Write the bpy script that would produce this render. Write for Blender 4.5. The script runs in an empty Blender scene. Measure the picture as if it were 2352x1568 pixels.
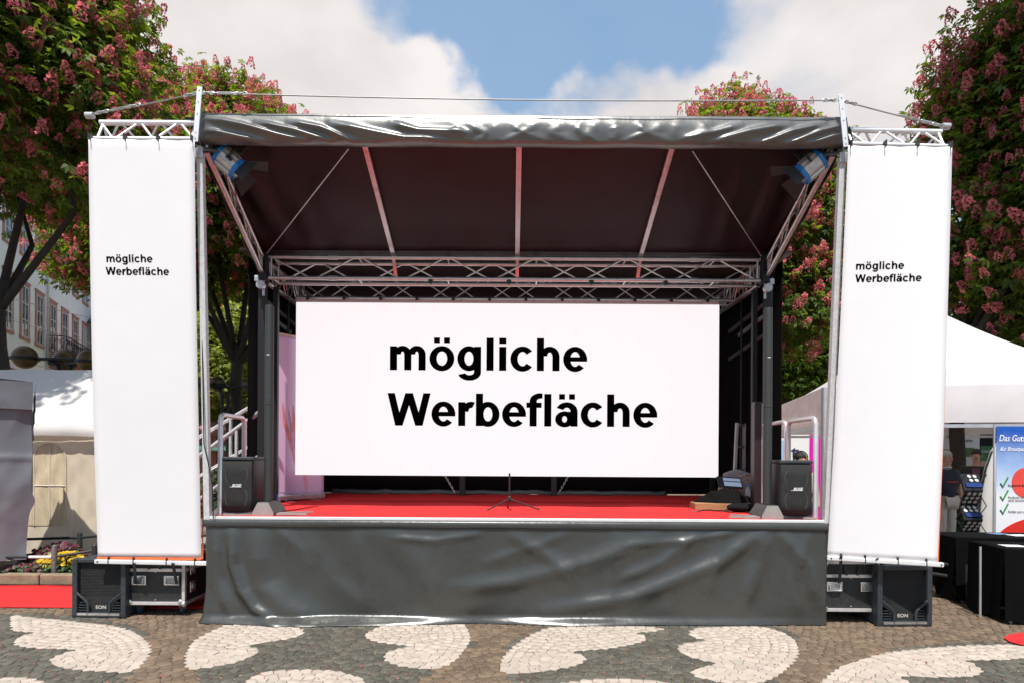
import bpy, bmesh, math, random
import numpy as np
from mathutils import Vector, Matrix, Quaternion

random.seed(7)
np.random.seed(7)
SC = bpy.context.scene
COL = SC.collection
R = math.radians

# ------------------------------------------------------------------ camera
F, CX, CY, EYE = 1418.0, 1176.0, 1052.0, 1.6      # focal length and principal point on a 2352 x 1568 sheet
ROLL = R(0.35)
cam_d = bpy.data.cameras.new('camera')
cam = bpy.data.objects.new('camera', cam_d)
COL.objects.link(cam)
cam_d.sensor_width = 36.0
cam_d.lens = 36.0 * F / 2352.0
cam_d.shift_y = (CY - 784.0) / 2352.0
cam_d.clip_start = 0.05
cam_d.clip_end = 600
cam.location = (0, 0, EYE)
cam.rotation_euler = (Matrix.Rotation(R(90), 3, 'X') @ Matrix.Rotation(ROLL, 3, 'Z')).to_euler()
SC.camera = cam

# ------------------------------------------------------------------ sun and sky
SUN = Vector((-0.13, -1.0, 1.95)).normalized()
sun_d = bpy.data.lights.new('sun', 'SUN')
sun_d.energy = 5.0
sun_d.angle = R(0.55)
sun_d.color = (1.0, 0.95, 0.88)
sun = bpy.data.objects.new('sun', sun_d)
COL.objects.link(sun)
sun.location = SUN * 40
sun.rotation_euler = SUN.to_track_quat('Z', 'Y').to_euler()

SC.view_settings.view_transform = 'Standard'
SC.view_settings.look = 'None'
SC.view_settings.gamma = 1.0
SC.view_settings.use_curve_mapping = False
SC.view_settings.exposure = 0.18

world = bpy.data.worlds.new('World')
SC.world = world
world.use_nodes = True
wn, wl = world.node_tree.nodes, world.node_tree.links
wn.clear()


def W(kind, **kw):
    n = wn.new(kind)
    for k, v in kw.items():
        setattr(n, k, v)
    return n


def wm(op, a, b=None, clamp=False):
    n = W('ShaderNodeMath', operation=op, use_clamp=clamp)
    for i, s in enumerate((a, b)):
        if s is None:
            continue
        if isinstance(s, (int, float)):
            n.inputs[i].default_value = s
        else:
            wl.new(s, n.inputs[i])
    return n.outputs[0]


sky = W('ShaderNodeTexSky', sky_type='NISHITA', sun_disc=False)
sky.sun_elevation = math.asin(SUN.z)
sky.sun_rotation = math.atan2(SUN.x, SUN.y)
sky.altitude = 100
sky.air_density = 1.0
sky.dust_density = 1.6
sky.ozone_density = 1.2
tc = W('ShaderNodeTexCoord')
sep = W('ShaderNodeSeparateXYZ')
wl.new(tc.outputs['Generated'], sep.inputs[0])
den = wm('ADD', wm('MAXIMUM', sep.outputs[2], 0.0), 0.22)
comb = W('ShaderNodeCombineXYZ')
wl.new(wm('DIVIDE', sep.outputs[0], den), comb.inputs[0])
wl.new(wm('DIVIDE', sep.outputs[1], den), comb.inputs[1])
comb.inputs[2].default_value = 3.7
warp = W('ShaderNodeVectorMath', operation='MULTIPLY')
warp.inputs[1].default_value = (2.2, 2.2, 3.6)
wl.new(tc.outputs['Generated'], warp.inputs[0])
n1 = W('ShaderNodeTexNoise')
n1.inputs['Scale'].default_value = 1.9
n1.inputs['Detail'].default_value = 7
n1.inputs['Roughness'].default_value = 0.52
n1.inputs['Distortion'].default_value = 0.25
wl.new(warp.outputs[0], n1.inputs['Vector'])


wz = W('ShaderNodeTexNoise')
wz.inputs['Scale'].default_value = 5.5
wz.inputs['Detail'].default_value = 5
wl.new(tc.outputs['Generated'], wz.inputs['Vector'])
wv = W('ShaderNodeVectorMath', operation='MULTIPLY_ADD')
wl.new(wz.outputs['Color'], wv.inputs[0])
wv.inputs[1].default_value = (.34, .34, .34)
wv.inputs[2].default_value = (-.17, -.17, -.17)
wd_ = W('ShaderNodeVectorMath', operation='ADD')
wl.new(tc.outputs['Generated'], wd_.inputs[0])
wl.new(wv.outputs[0], wd_.inputs[1])
wn_ = W('ShaderNodeVectorMath', operation='NORMALIZE')
wl.new(wd_.outputs[0], wn_.inputs[0])
WARPED = wn_.outputs[0]


def blob(u, v, size):
    """a soft lump of cloud round one direction of the sky"""
    d = Vector(((u - CX) / F, 1.0, (CY - v) / F)).normalized()
    dn = W('ShaderNodeVectorMath', operation='DOT_PRODUCT')
    wl.new(WARPED, dn.inputs[0])
    dn.inputs[1].default_value = d
    mr = W('ShaderNodeMapRange', interpolation_type='SMOOTHERSTEP')
    mr.inputs['From Min'].default_value = math.cos(R(size))
    mr.inputs['From Max'].default_value = math.cos(R(size * 0.15))
    wl.new(dn.outputs['Value'], mr.inputs['Value'])
    return mr.outputs['Result']


acc = wm('MULTIPLY', n1.outputs['Fac'], 1.0)
for (u, v, s, a) in ((560, 80, 17, .30), (2040, 120, 16, .28), (900, 310, 8, .24), (1030, 325, 8, .24), (1170, 335, 8, .24), (1310, 335, 8, .24), (1450, 310, 8, .24), (1600, 300, 8, .22), (650, 330, 14, .2), (1080, 60, 4, .07),
                     (1300, 10, 16, -.17), (1200, 110, 9, -.08), (1480, 140, 9, -.08)):
    acc = wm('ADD', acc, wm('MULTIPLY', blob(u, v, s), a))
cl = W('ShaderNodeMapRange', interpolation_type='SMOOTHSTEP')
cl.inputs['From Min'].default_value = 0.42
cl.inputs['From Max'].default_value = 0.76
wl.new(acc, cl.inputs['Value'])
n2 = W('ShaderNodeTexNoise')
n2.inputs['Scale'].default_value = 2.3
n2.inputs['Detail'].default_value = 5
wl.new(warp.outputs[0], n2.inputs['Vector'])
ramp = W('ShaderNodeValToRGB')
ramp.color_ramp.elements[0].position = 0.3
ramp.color_ramp.elements[0].color = (5.3, 5.0, 4.95, 1)
ramp.color_ramp.elements[1].position = 0.7
ramp.color_ramp.elements[1].color = (7.0, 6.65, 6.5, 1)
wl.new(n2.outputs['Fac'], ramp.inputs[0])
mix = W('ShaderNodeMix', data_type='RGBA')
wl.new(wm('MULTIPLY_ADD', cl.outputs['Result'], .88), mix.inputs[0])
mix.inputs[0].links[0].from_node.inputs[2].default_value = .12       # thin high veil everywhere
veil = W('ShaderNodeMix', data_type='RGBA')
veil.inputs[0].default_value = 0.55
wl.new(sky.outputs[0], veil.inputs[6])
veil.inputs[7].default_value = (1.9, 3.9, 6.5, 1)                    # bright hazy blue between the clouds
wl.new(veil.outputs[2], mix.inputs[6])
wl.new(ramp.outputs[0], mix.inputs[7])
bg = W('ShaderNodeBackground')
bg.inputs['Strength'].default_value = 0.12
wl.new(mix.outputs[2], bg.inputs['Color'])
wo = W('ShaderNodeOutputWorld')
wl.new(bg.outputs[0], wo.inputs[0])


# ------------------------------------------------------------------ helpers
def px(u, v, y):
    """point at distance y in front of the camera that falls on sheet position (u, v)"""
    c, s = math.cos(ROLL), math.sin(ROLL)
    a = (u - CX) * c + (v - CY) * s
    b = -(u - CX) * s + (v - CY) * c
    return Vector((a / F * y, y, EYE - b / F * y))


def gnd(u, v, z=0.0):
    c, s = math.cos(ROLL), math.sin(ROLL)
    a = (u - CX) * c + (v - CY) * s
    b = -(u - CX) * s + (v - CY) * c
    y = (EYE - z) * F / b
    return Vector((a / F * y, y, z))


def to_sheet(p):
    a = F * p[0] / p[1]
    b = -F * (p[2] - EYE) / p[1]
    c, s = math.cos(ROLL), math.sin(ROLL)
    return (CX + a * c - b * s, CY + a * s + b * c)


OFF = {}


def thing(name, label, cat, group=None, loc=(0, 0, 0), kind=None):
    o = bpy.data.objects.new(name, None)
    o.empty_display_size = 0.1
    COL.objects.link(o)
    o.location = loc
    OFF[o.name] = Vector(loc)
    return tag(o, label, cat, group, kind)


def tag(o, label=None, cat=None, group=None, kind=None):
    if label:
        o['label'] = label
    if cat:
        o['category'] = cat
    if group:
        o['group'] = group
    if kind:
        o['kind'] = kind
    return o


def link(name, me, parent=None):
    o = bpy.data.objects.new(name, me)
    COL.objects.link(o)
    if parent is not None:
        o.parent = parent
        OFF[o.name] = OFF.get(parent.name, Vector())
    return o


def copy_tree(o, parent=None):
    c = o.copy()
    COL.objects.link(c)
    c.parent = parent
    OFF[c.name] = OFF.get(o.name, Vector())
    for ch in o.children:
        copy_tree(ch, c)
    return c


def basis(zdir, up=None):
    z = Vector(zdir).normalized()
    up = Vector(up) if up else (Vector((0, 0, 1)) if abs(z.z) < 0.95 else Vector((0, 1, 0)))
    x = up.cross(z).normalized()
    y = z.cross(x)
    return x, y, z


class MB:
    def __init__(s):
        s.v, s.f = [], []

    def add(s, vs, fs):
        n = len(s.v)
        s.v += [tuple(p) for p in vs]
        s.f += [tuple(i + n for i in f) for f in fs]
        return s

    def box(s, c, d, rot=None):
        c = Vector(c)
        vs = []
        for z in (-.5, .5):
            for y in (-.5, .5):
                for x in (-.5, .5):
                    p = Vector((x * d[0], y * d[1], z * d[2]))
                    vs.append(c + (rot @ p if rot else p))
        return s.add(vs, [(0, 2, 3, 1), (4, 5, 7, 6), (0, 1, 5, 4), (2, 6, 7, 3), (0, 4, 6, 2), (1, 3, 7, 5)])

    def bar(s, a, b, w, h, up=None):
        a, b = Vector(a), Vector(b)
        x, y, z = basis(b - a, up)
        vs = [p + x * (i * w / 2) + y * (j * h / 2) for p in (a, b) for (i, j) in ((-1, -1), (1, -1), (1, 1), (-1, 1))]
        return s.add(vs, [(3, 2, 1, 0), (4, 5, 6, 7), (0, 1, 5, 4), (1, 2, 6, 5), (2, 3, 7, 6), (3, 0, 4, 7)])

    def tube(s, a, b, r, seg=8, r1=None, caps=True):
        return s.path([a, b], [r, r if r1 is None else r1], seg, caps)

    def path(s, pts, r, seg=8, caps=True):
        pts = [Vector(p) for p in pts]
        rs = r if isinstance(r, (list, tuple)) else [r] * len(pts)
        x = None
        vs, fs = [], []
        for i, p in enumerate(pts):
            t = (pts[min(i + 1, len(pts) - 1)] - pts[max(i - 1, 0)]).normalized()
            if x is None:
                x, y, _ = basis(t)
            else:
                x = (x - t * x.dot(t)).normalized()
                y = t.cross(x)
            for k in range(seg):
                a = 2 * math.pi * k / seg
                vs.append(p + (x * math.cos(a) + y * math.sin(a)) * rs[i])
        for i in range(len(pts) - 1):
            for k in range(seg):
                k2 = (k + 1) % seg
                fs.append((i * seg + k, i * seg + k2, (i + 1) * seg + k2, (i + 1) * seg + k))
        if caps:
            fs.append(tuple(range(seg - 1, -1, -1)))
            fs.append(tuple((len(pts) - 1) * seg + k for k in range(seg)))
        return s.add(vs, fs)

    def lathe(s, prof, c=(0, 0, 0), axis=(0, 0, 1), seg=16):
        x, y, z = basis(axis)
        c = Vector(c)
        vs, fs = [], []
        for (r, h) in prof:
            for k in range(seg):
                a = 2 * math.pi * k / seg
                vs.append(c + z * h + (x * math.cos(a) + y * math.sin(a)) * max(r, 1e-4))
        for i in range(len(prof) - 1):
            for k in range(seg):
                k2 = (k + 1) % seg
                fs.append((i * seg + k, i * seg + k2, (i + 1) * seg + k2, (i + 1) * seg + k))
        fs.append(tuple(range(seg - 1, -1, -1)))
        fs.append(tuple((len(prof) - 1) * seg + k for k in range(seg)))
        return s.add(vs, fs)

    def ball(s, c, r, seg=12, sc=(1, 1, 1)):
        c = Vector(c)
        vs, fs = [], []
        rings = seg // 2
        for i in range(rings + 1):
            a = math.pi * i / rings
            for k in range(seg):
                b = 2 * math.pi * k / seg
                vs.append(c + Vector((r * sc[0] * math.sin(a) * math.cos(b), r * sc[1] * math.sin(a) * math.sin(b), -r * sc[2] * math.cos(a))))
        for i in range(rings):
            for k in range(seg):
                k2 = (k + 1) % seg
                fs.append((i * seg + k, i * seg + k2, (i + 1) * seg + k2, (i + 1) * seg + k))
        return s.add(vs, fs)

    def prism(s, poly, depth):
        """poly: 3D points in one plane, extruded by the vector depth"""
        d = Vector(depth)
        a = [Vector(p) for p in poly]
        n = len(a)
        nrm = sum(((a[i] - a[0]).cross(a[(i + 1) % n] - a[0]) for i in range(1, n)), Vector())
        if nrm.dot(d) > 0:
            a = a[::-1]
        fs = [tuple(range(n)), tuple(range(2 * n - 1, n - 1, -1))]
        fs += [(i, i + n, (i + 1) % n + n, (i + 1) % n) for i in range(n)]
        return s.add(a + [p + d for p in a], fs)

    def grid(s, fn, nu, nv):
        vs = [fn(i / nu, j / nv) for j in range(nv + 1) for i in range(nu + 1)]
        fs = [(j * (nu + 1) + i, j * (nu + 1) + i + 1, (j + 1) * (nu + 1) + i + 1, (j + 1) * (nu + 1) + i) for j in range(nv) for i in range(nu)]
        return s.add(vs, fs)

    def mesh(s, name, mat, off=Vector(), smooth=False):
        me = bpy.data.meshes.new(name)
        me.from_pydata([(p[0] - off[0], p[1] - off[1], p[2] - off[2]) for p in s.v], [], s.f)
        if mat:
            me.materials.append(mat)
        if smooth:
            me.polygons.foreach_set('use_smooth', [True] * len(me.polygons))
            if smooth != 'full':
                try:
                    me.set_sharp_from_angle(angle=R(40))
                except Exception:
                    pass
        me.update()
        return me

    def build(s, name, mat, parent=None, smooth=False, bevel=0, solid=0, subsurf=0):
        if parent is None:
            a = np.array(s.v)
            off = Vector(((a[:, 0].min() + a[:, 0].max()) / 2, (a[:, 1].min() + a[:, 1].max()) / 2, a[:, 2].min()))
        else:
            off = OFF.get(parent.name, Vector())
        o = link(name, s.mesh(name, mat, off, smooth), parent)
        if parent is None:
            o.location = off
            OFF[o.name] = off.copy()
        if solid:
            m = o.modifiers.new('thickness', 'SOLIDIFY')
            m.thickness = solid
            m.offset = 0
        if bevel:
            m = o.modifiers.new('bevel', 'BEVEL')
            m.width = bevel
            m.segments = 2
            m.limit_method = 'ANGLE'
            m.angle_limit = R(40)
        if subsurf:
            m = o.modifiers.new('smooth', 'SUBSURF')
            m.levels = m.render_levels = subsurf
        return o


def np_mesh(name, verts, faces_flat, face_sizes, mat, parent=None, smooth=False):
    """large meshes straight from arrays"""
    off = OFF.get(parent.name, Vector()) if parent is not None else Vector()
    me = bpy.data.meshes.new(name)
    n = len(verts)
    me.vertices.add(n)
    me.vertices.foreach_set('co', (np.asarray(verts, dtype=np.float32) - np.array(off, dtype=np.float32)).ravel())
    me.loops.add(len(faces_flat))
    me.loops.foreach_set('vertex_index', np.asarray(faces_flat, dtype=np.int32))
    starts = np.concatenate([[0], np.cumsum(face_sizes)[:-1]]).astype(np.int32)
    me.polygons.add(len(face_sizes))
    me.polygons.foreach_set('loop_start', starts)
    if smooth:
        me.polygons.foreach_set('use_smooth', np.ones(len(face_sizes), dtype=bool))
    me.update(calc_edges=True)
    me.validate()
    for m in (mat if isinstance(mat, (list, tuple)) else [mat]):
        me.materials.append(m)
    return link(name, me, parent)


# ------------------------------------------------------------------ materials
MATS = {}


def mat(name, col, rough=0.5, metal=0.0, var=0.12, vscale=6.0, bump=0.0, bscale=60.0, island=0.0, transl=0.0, coat=0.0, spec=0.5,
        dirt=0.0, stretch=None, emit=None, tcol=None, rvar=0.0, sheen=0.0):
    if name in MATS:
        return MATS[name]
    m = bpy.data.materials.new(name)
    m.use_nodes = True
    nt = m.node_tree
    nd, lk = nt.nodes, nt.links
    b = nd['Principled BSDF']
    out = nd['Material Output']
    tcn = nd.new('ShaderNodeTexCoord')
    vec = tcn.outputs['Object']
    if stretch:
        mp = nd.new('ShaderNodeMapping')
        mp.inputs['Scale'].default_value = stretch
        lk.new(vec, mp.inputs[0])
        vec = mp.outputs[0]
    c4 = (*col, 1)
    nz = nd.new('ShaderNodeTexNoise')
    nz.inputs['Scale'].default_value = vscale
    nz.inputs['Detail'].default_value = 6
    nz.inputs['Roughness'].default_value = 0.6
    lk.new(vec, nz.inputs['Vector'])
    mr = nd.new('ShaderNodeMapRange')
    mr.inputs['From Min'].default_value = 0.3
    mr.inputs['From Max'].default_value = 0.7
    mr.inputs['To Min'].default_value = 1 - var
    mr.inputs['To Max'].default_value = 1 + var
    lk.new(nz.outputs['Fac'], mr.inputs['Value'])
    fac = mr.outputs['Result']
    if island:
        g = nd.new('ShaderNodeNewGeometry')
        oi = nd.new('ShaderNodeObjectInfo')
        ad = nd.new('ShaderNodeMath'); ad.operation = 'ADD'
        lk.new(g.outputs['Random Per Island'], ad.inputs[0])
        lk.new(oi.outputs['Random'], ad.inputs[1])
        fr = nd.new('ShaderNodeMath'); fr.operation = 'FRACT'
        lk.new(ad.outputs[0], fr.inputs[0])
        m2 = nd.new('ShaderNodeMapRange')
        m2.inputs['To Min'].default_value = 1 - island
        m2.inputs['To Max'].default_value = 1 + island
        lk.new(fr.outputs[0], m2.inputs['Value'])
        mu = nd.new('ShaderNodeMath'); mu.operation = 'MULTIPLY'
        lk.new(fac, mu.inputs[0]); lk.new(m2.outputs['Result'], mu.inputs[1])
        fac = mu.outputs[0]
    vm = nd.new('ShaderNodeVectorMath'); vm.operation = 'SCALE'
    vm.inputs[0].default_value = col
    lk.new(fac, vm.inputs['Scale'])
    colout = vm.outputs[0]
    if dirt:
        dn = nd.new('ShaderNodeTexNoise')
        dn.inputs['Scale'].default_value = vscale * 0.35
        dn.inputs['Detail'].default_value = 8
        dn.inputs['Roughness'].default_value = 0.7
        lk.new(vec, dn.inputs['Vector'])
        dr = nd.new('ShaderNodeMapRange')
        dr.inputs['From Min'].default_value = 0.52
        dr.inputs['From Max'].default_value = 0.75
        dr.inputs['To Max'].default_value = dirt
        lk.new(dn.outputs['Fac'], dr.inputs['Value'])
        dm = nd.new('ShaderNodeMix'); dm.data_type = 'RGBA'
        lk.new(dr.outputs['Result'], dm.inputs[0])
        lk.new(colout, dm.inputs[6])
        dm.inputs[7].default_value = (col[0] * .45 + .02, col[1] * .42 + .016, col[2] * .38 + .012, 1)
        colout = dm.outputs[2]
    lk.new(colout, b.inputs['Base Color'])
    b.inputs['Roughness'].default_value = rough
    b.inputs['Metallic'].default_value = metal
    b.inputs['Specular IOR Level'].default_value = spec
    if rvar:
        rr = nd.new('ShaderNodeMapRange')
        rr.inputs['From Min'].default_value = 0.3
        rr.inputs['From Max'].default_value = 0.7
        rr.inputs['To Min'].default_value = max(rough - rvar, 0.02)
        rr.inputs['To Max'].default_value = rough + rvar
        lk.new(nz.outputs['Fac'], rr.inputs['Value'])
        lk.new(rr.outputs['Result'], b.inputs['Roughness'])
    if coat:
        b.inputs['Coat Weight'].default_value = coat
        b.inputs['Coat Roughness'].default_value = 0.15
    if sheen:
        b.inputs['Sheen Weight'].default_value = sheen
    if emit:
        b.inputs['Emission Color'].default_value = (*emit[:3], 1)
        b.inputs['Emission Strength'].default_value = emit[3]
    if bump:
        bn = nd.new('ShaderNodeTexNoise')
        bn.inputs['Scale'].default_value = bscale
        bn.inputs['Detail'].default_value = 5
        lk.new(vec, bn.inputs['Vector'])
        bp = nd.new('ShaderNodeBump')
        bp.inputs['Strength'].default_value = bump
        bp.inputs['Distance'].default_value = 0.01
        lk.new(bn.outputs['Fac'], bp.inputs['Height'])
        lk.new(bp.outputs[0], b.inputs['Normal'])
    if transl:
        t = nd.new('ShaderNodeBsdfTranslucent')
        if tcol:
            v2 = nd.new('ShaderNodeVectorMath'); v2.operation = 'SCALE'
            v2.inputs[0].default_value = tcol
            lk.new(fac, v2.inputs['Scale'])
            lk.new(v2.outputs[0], t.inputs['Color'])
        else:
            lk.new(colout, t.inputs['Color'])
        ms = nd.new('ShaderNodeMixShader')
        ms.inputs[0].default_value = transl
        lk.new(b.outputs[0], ms.inputs[1])
        lk.new(t.outputs[0], ms.inputs[2])
        lk.new(ms.outputs[0], out.inputs['Surface'])
    MATS[name] = m
    return m


M_ALU = mat('aluminium', (.62, .61, .60), .34, .85, .10, 14, rvar=.08)
M_ALU_WHITE = mat('bright_aluminium', (.80, .80, .80), .42, .35, .06, 10)
M_STEEL = mat('galvanised_steel', (.55, .57, .57), .42, .7, .16, 24)
M_WHITE_TARP = mat('white_banner_cloth', (.85, .825, .83), .6, 0, .015, 3)
M_ORANGE = mat('orange_print', (.75, .16, .05), .5, 0, .2, 9)
M_BLACK = mat('black_plastic', (.018, .019, .02), .45, 0, .2, 20)
M_BLACK_MATT = mat('black_drape', (.006, .005, .0055), .9, 0, .3, 4, bump=.2, bscale=9, spec=.12)
M_TEXT = mat('black_print', (.002, .002, .002), .9, 0, 0, spec=0)
M_VINYL = mat('grey_vinyl', (.047, .050, .046), .29, .08, .12, 3.5, bump=.22, bscale=18, rvar=.04, spec=.75, dirt=.3)
M_VINYL_S = mat('silver_vinyl', (.15, .152, .145), .33, .4, .12, 4, bump=.10, bscale=26, rvar=.06, spec=.7, dirt=.3)
M_VINYL_IN = mat('dark_vinyl_underside', (.018, .0065, .008), .42, 0, .18, 2.5, bump=.1, bscale=6, rvar=.07, spec=.3)  # reddish tint stands for red carpet bounce, put into the base colour
M_CARPET = mat('red_carpet', (.66, .036, .038), .95, 0, .10, 30, bump=.5, bscale=400, spec=.1, dirt=.08)
M_RED_PANEL = mat('red_panel', (.32, .03, .025), .5, 0, .2, 4)
M_POST = mat('dark_steel', (.010, .011, .013), .5, .1, .2, 10)
M_DECK = mat('plywood_deck', (.10, .06, .04), .7)


def text_mesh(name, body, m, parent, origin, ux, uy, left_right, bold=0.0, shear=0.0, yscale=None, lift=0.003, depth=0.001, spacing=1.0):
    """flat lettering: origin + ux*x + uy*y, x scaled so the line fills left_right=(x0, x1)"""
    cu = bpy.data.curves.new(name, 'FONT')
    cu.body = body
    cu.size = 1.0
    cu.offset = bold
    cu.shear = shear
    cu.extrude = 0
    cu.resolution_u = 4
    cu.space_character = spacing
    to = bpy.data.objects.new(name, cu)
    COL.objects.link(to)
    dg = bpy.context.evaluated_depsgraph_get()
    me = bpy.data.meshes.new_from_object(to.evaluated_get(dg))
    bpy.data.objects.remove(to)
    n = len(me.vertices)
    a = np.zeros(n * 3)
    me.vertices.foreach_get('co', a)
    a = a.reshape(-1, 3)
    x0, x1 = a[:, 0].min(), a[:, 0].max()
    k = (left_right[1] - left_right[0]) / (x1 - x0)
    ky = k if yscale is None else yscale
    ux, uy = Vector(ux).normalized(), Vector(uy).normalized()
    nn = ux.cross(uy)
    off = OFF.get(parent.name, Vector()) if parent is not None else Vector()
    o3 = np.array(Vector(origin) - off + nn * lift)
    w = o3 + np.outer(left_right[0] + (a[:, 0] - x0) * k, np.array(ux)) + np.outer(a[:, 1] * ky, np.array(uy))
    me.vertices.foreach_set('co', w.ravel())
    me.materials.clear()
    me.materials.append(m)
    me.update()
    return link(name, me, parent)


# ------------------------------------------------------------------ bold grotesque lettering for the advertising surfaces
def g_rect(x0, y0, x1, y1):
    x0, x1, y0, y1 = x0 - 10, x1 + 10, y0 - (6 if y0 else 0), y1 + (6 if y1 < 700 else 0)
    return [[(x0, y0), (x1, y0), (x1, y1), (x0, y1)]]


def g_ring(cx, cy, rx, ry, a0, a1, tx=137, ty=106, n=None):
    n = n or max(6, int(abs(a1 - a0) / 10))
    rx, ry, tx, ty = rx + 9, ry + 5, tx + 21, ty + 16
    out = []
    for i in range(n):
        b0, b1 = R(a0 + (a1 - a0) * i / n), R(a0 + (a1 - a0) * (i + 1) / n)
        out.append([(cx + (rx - tx) * math.cos(b0), cy + (ry - ty) * math.sin(b0)), (cx + rx * math.cos(b0), cy + ry * math.sin(b0)),
                    (cx + rx * math.cos(b1), cy + ry * math.sin(b1)), (cx + (rx - tx) * math.cos(b1), cy + (ry - ty) * math.sin(b1))])
    return out


def g_dots(cx):
    return g_rect(cx - 165, 600, cx - 55, 716) + g_rect(cx + 55, 600, cx + 165, 716)


_o = g_ring(305, 260, 265, 272, 0, 360)
_a = g_ring(280, 332, 230, 200, 0, 158) + g_rect(373, 0, 510, 332) + g_ring(232, 160, 198, 172, 0, 360, 132, 92) + g_rect(235, 238, 380, 322)
GL = {
    'm': (889, g_rect(63, 0, 200, 519) + g_ring(329, 342, 185, 190, 0, 178, 137, 112) + g_rect(377, 0, 514, 342)
          + g_ring(643, 342, 185, 190, 0, 178, 137, 112) + g_rect(691, 0, 828, 342)),
    'ö': (611, _o + g_dots(305)), 'o': (611, _o),
    'g': (611, g_ring(288, 262, 246, 270, 0, 360) + g_rect(410, -40, 545, 519) + g_ring(300, -42, 245, 172, 195, 360, 137, 105)),
    'l': (278, g_rect(72, 0, 209, 716)),
    'i': (278, g_rect(72, 0, 209, 519) + g_rect(72, 590, 209, 716)),
    'c': (556, g_ring(298, 260, 258, 272, 38, 322)),
    'h': (611, g_rect(66, 0, 203, 716) + g_ring(340, 320, 205, 212, 0, 178, 137, 115) + g_rect(408, 0, 545, 320)),
    'e': (556, g_ring(286, 260, 254, 272, 0, 318, 137, 100) + g_rect(60, 216, 540, 304)),
    'r': (389, g_rect(66, 0, 203, 519) + g_ring(338, 310, 205, 222, 66, 178, 137, 122)),
    'b': (611, g_rect(66, 0, 203, 716) + g_ring(323, 260, 246, 272, 0, 360)),
    'f': (333, g_rect(82, 0, 219, 562) + g_ring(312, 560, 230, 168, 90, 180, 137, 108) + g_rect(310, 620, 346, 728) + g_rect(12, 415, 326, 519)),
    'ä': (556, _a + g_dots(284)), 'a': (556, _a),
    'W': (944, [[(-2, 716), (170, 0), (332, 0), (158, 716)], [(170, 0), (332, 0), (556, 716), (390, 716)], [(390, 716), (612, 0), (774, 0), (556, 716)],
                [(612, 0), (774, 0), (946, 716), (786, 716)]]),
}


def bold_text(body, m, parent, origin, ux, uy, width, lift=.003, drape=None):
    """each letter its own flat piece; drape(x, y) gives the surface point when the sheet is not flat"""
    tot = sum(GL[c][0] for c in body)
    k = width / (tot - 60)
    ux, uy = Vector(ux).normalized(), Vector(uy).normalized()
    n = ux.cross(uy)
    o = Vector(origin)
    pen = -30
    for c in body:
        adv, polys = GL[c]
        mb = MB()
        nd_ = {'ö': 2, 'ä': 2, 'i': 1}.get(c, 0)
        for pi, p in enumerate(polys):
            pts = []
            for (x, y) in p:
                q = o + ux * ((pen + x) * k) + uy * (y * k)
                pts.append((Vector(drape(q)) if drape else q) + n * lift)
            ar = sum((p[i][0] * p[(i + 1) % 4][1] - p[(i + 1) % 4][0] * p[i][1]) for i in range(4))
            if pi >= len(polys) - nd_:
                MB().add(pts if ar > 0 else pts[::-1], [(0, 1, 2, 3)]).build('letter_dot', m, parent)
            else:
                mb.add(pts if ar > 0 else pts[::-1], [(0, 1, 2, 3)])
        pen += adv
        mb.build('letter', m, parent)


# ------------------------------------------------------------------ cloth helpers
def seg_dist(p, a, b):
    ax, ay = a; bx, by = b
    dx, dy = bx - ax, by - ay
    t = max(0, min(1, ((p[0] - ax) * dx + (p[1] - ay) * dy) / (dx * dx + dy * dy + 1e-9)))
    return math.hypot(p[0] - ax - t * dx, p[1] - ay - t * dy), t


def ridges_at(p, ridges):
    s = 0.0
    for (line, amp, wid) in ridges:
        best, bt, L = 1e9, 0, len(line) - 1
        for i in range(L):
            d, t = seg_dist(p, line[i], line[i + 1])
            if d < best:
                best, bt = d, (i + t) / L
        fade = min(1.0, 4 * min(bt + .08, 1.08 - bt))
        s += amp * fade * math.exp(-(best / wid) ** 2)
    return s


class Fold:
    """smooth pseudo random undulation"""
    def __init__(s, seed, n, fmin, fmax):
        r = random.Random(seed)
        s.w = [(r.uniform(fmin, fmax), r.uniform(-1, 1), r.uniform(0, 6.28), r.uniform(.5, 1)) for _ in range(n)]

    def __call__(s, x, y):
        return sum(a * math.sin(f * (x + d * y * .7) + ph) for (f, d, ph, a) in s.w) / len(s.w)


def smooth01(t):
    t = max(0, min(1, t))
    return t * t * (3 - 2 * t)


# ================================================================== THE MOBILE STAGE
SXL, SXR, SY, DECK = -2.95, 3.06, 6.0, 1.0
stage = thing('mobile_stage', 'open mobile stage with red carpet, dark roof and silver grey vinyl skirt', 'stage', loc=(0.05, 8.0, 0))
MB().box((.05, 8.07, .53), (5.98, 4.06, .86)).build('platform', M_DECK, stage)
MB().box((.05, 8.9, .53), (6.66, 2.5, .84)).build('wing_platform', M_DECK, stage)
car = MB()
car.grid(lambda a, b: (SXL + .01 + a * (SXR - SXL - .02), SY + .03 + b * 4.1, DECK + .012 + .004 * math.sin(a * 31 + b * 7)), 60, 30)
car.build('carpet', M_CARPET, stage, smooth='full', solid=.012)
MB().box((-3.14, 8.95, DECK + .006), (.38, 2.4, .012)).build('carpet', M_CARPET, stage)
MB().box((3.23, 8.95, DECK + .006), (.34, 2.4, .012)).build('carpet', M_CARPET, stage)
MB().box(((SXL + SXR) / 2, SY - .012, DECK + .008), (SXR - SXL, .034, .03)).build('edge_rail', M_ALU_WHITE, stage, bevel=.005)
MB().box((3.075, 6.75, .5), (.02, 1.4, .9)).build('side_panel', M_RED_PANEL, stage)
MB().box((-2.965, 6.75, .5), (.02, 1.4, .9)).build('side_panel', M_RED_PANEL, stage)

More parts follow.
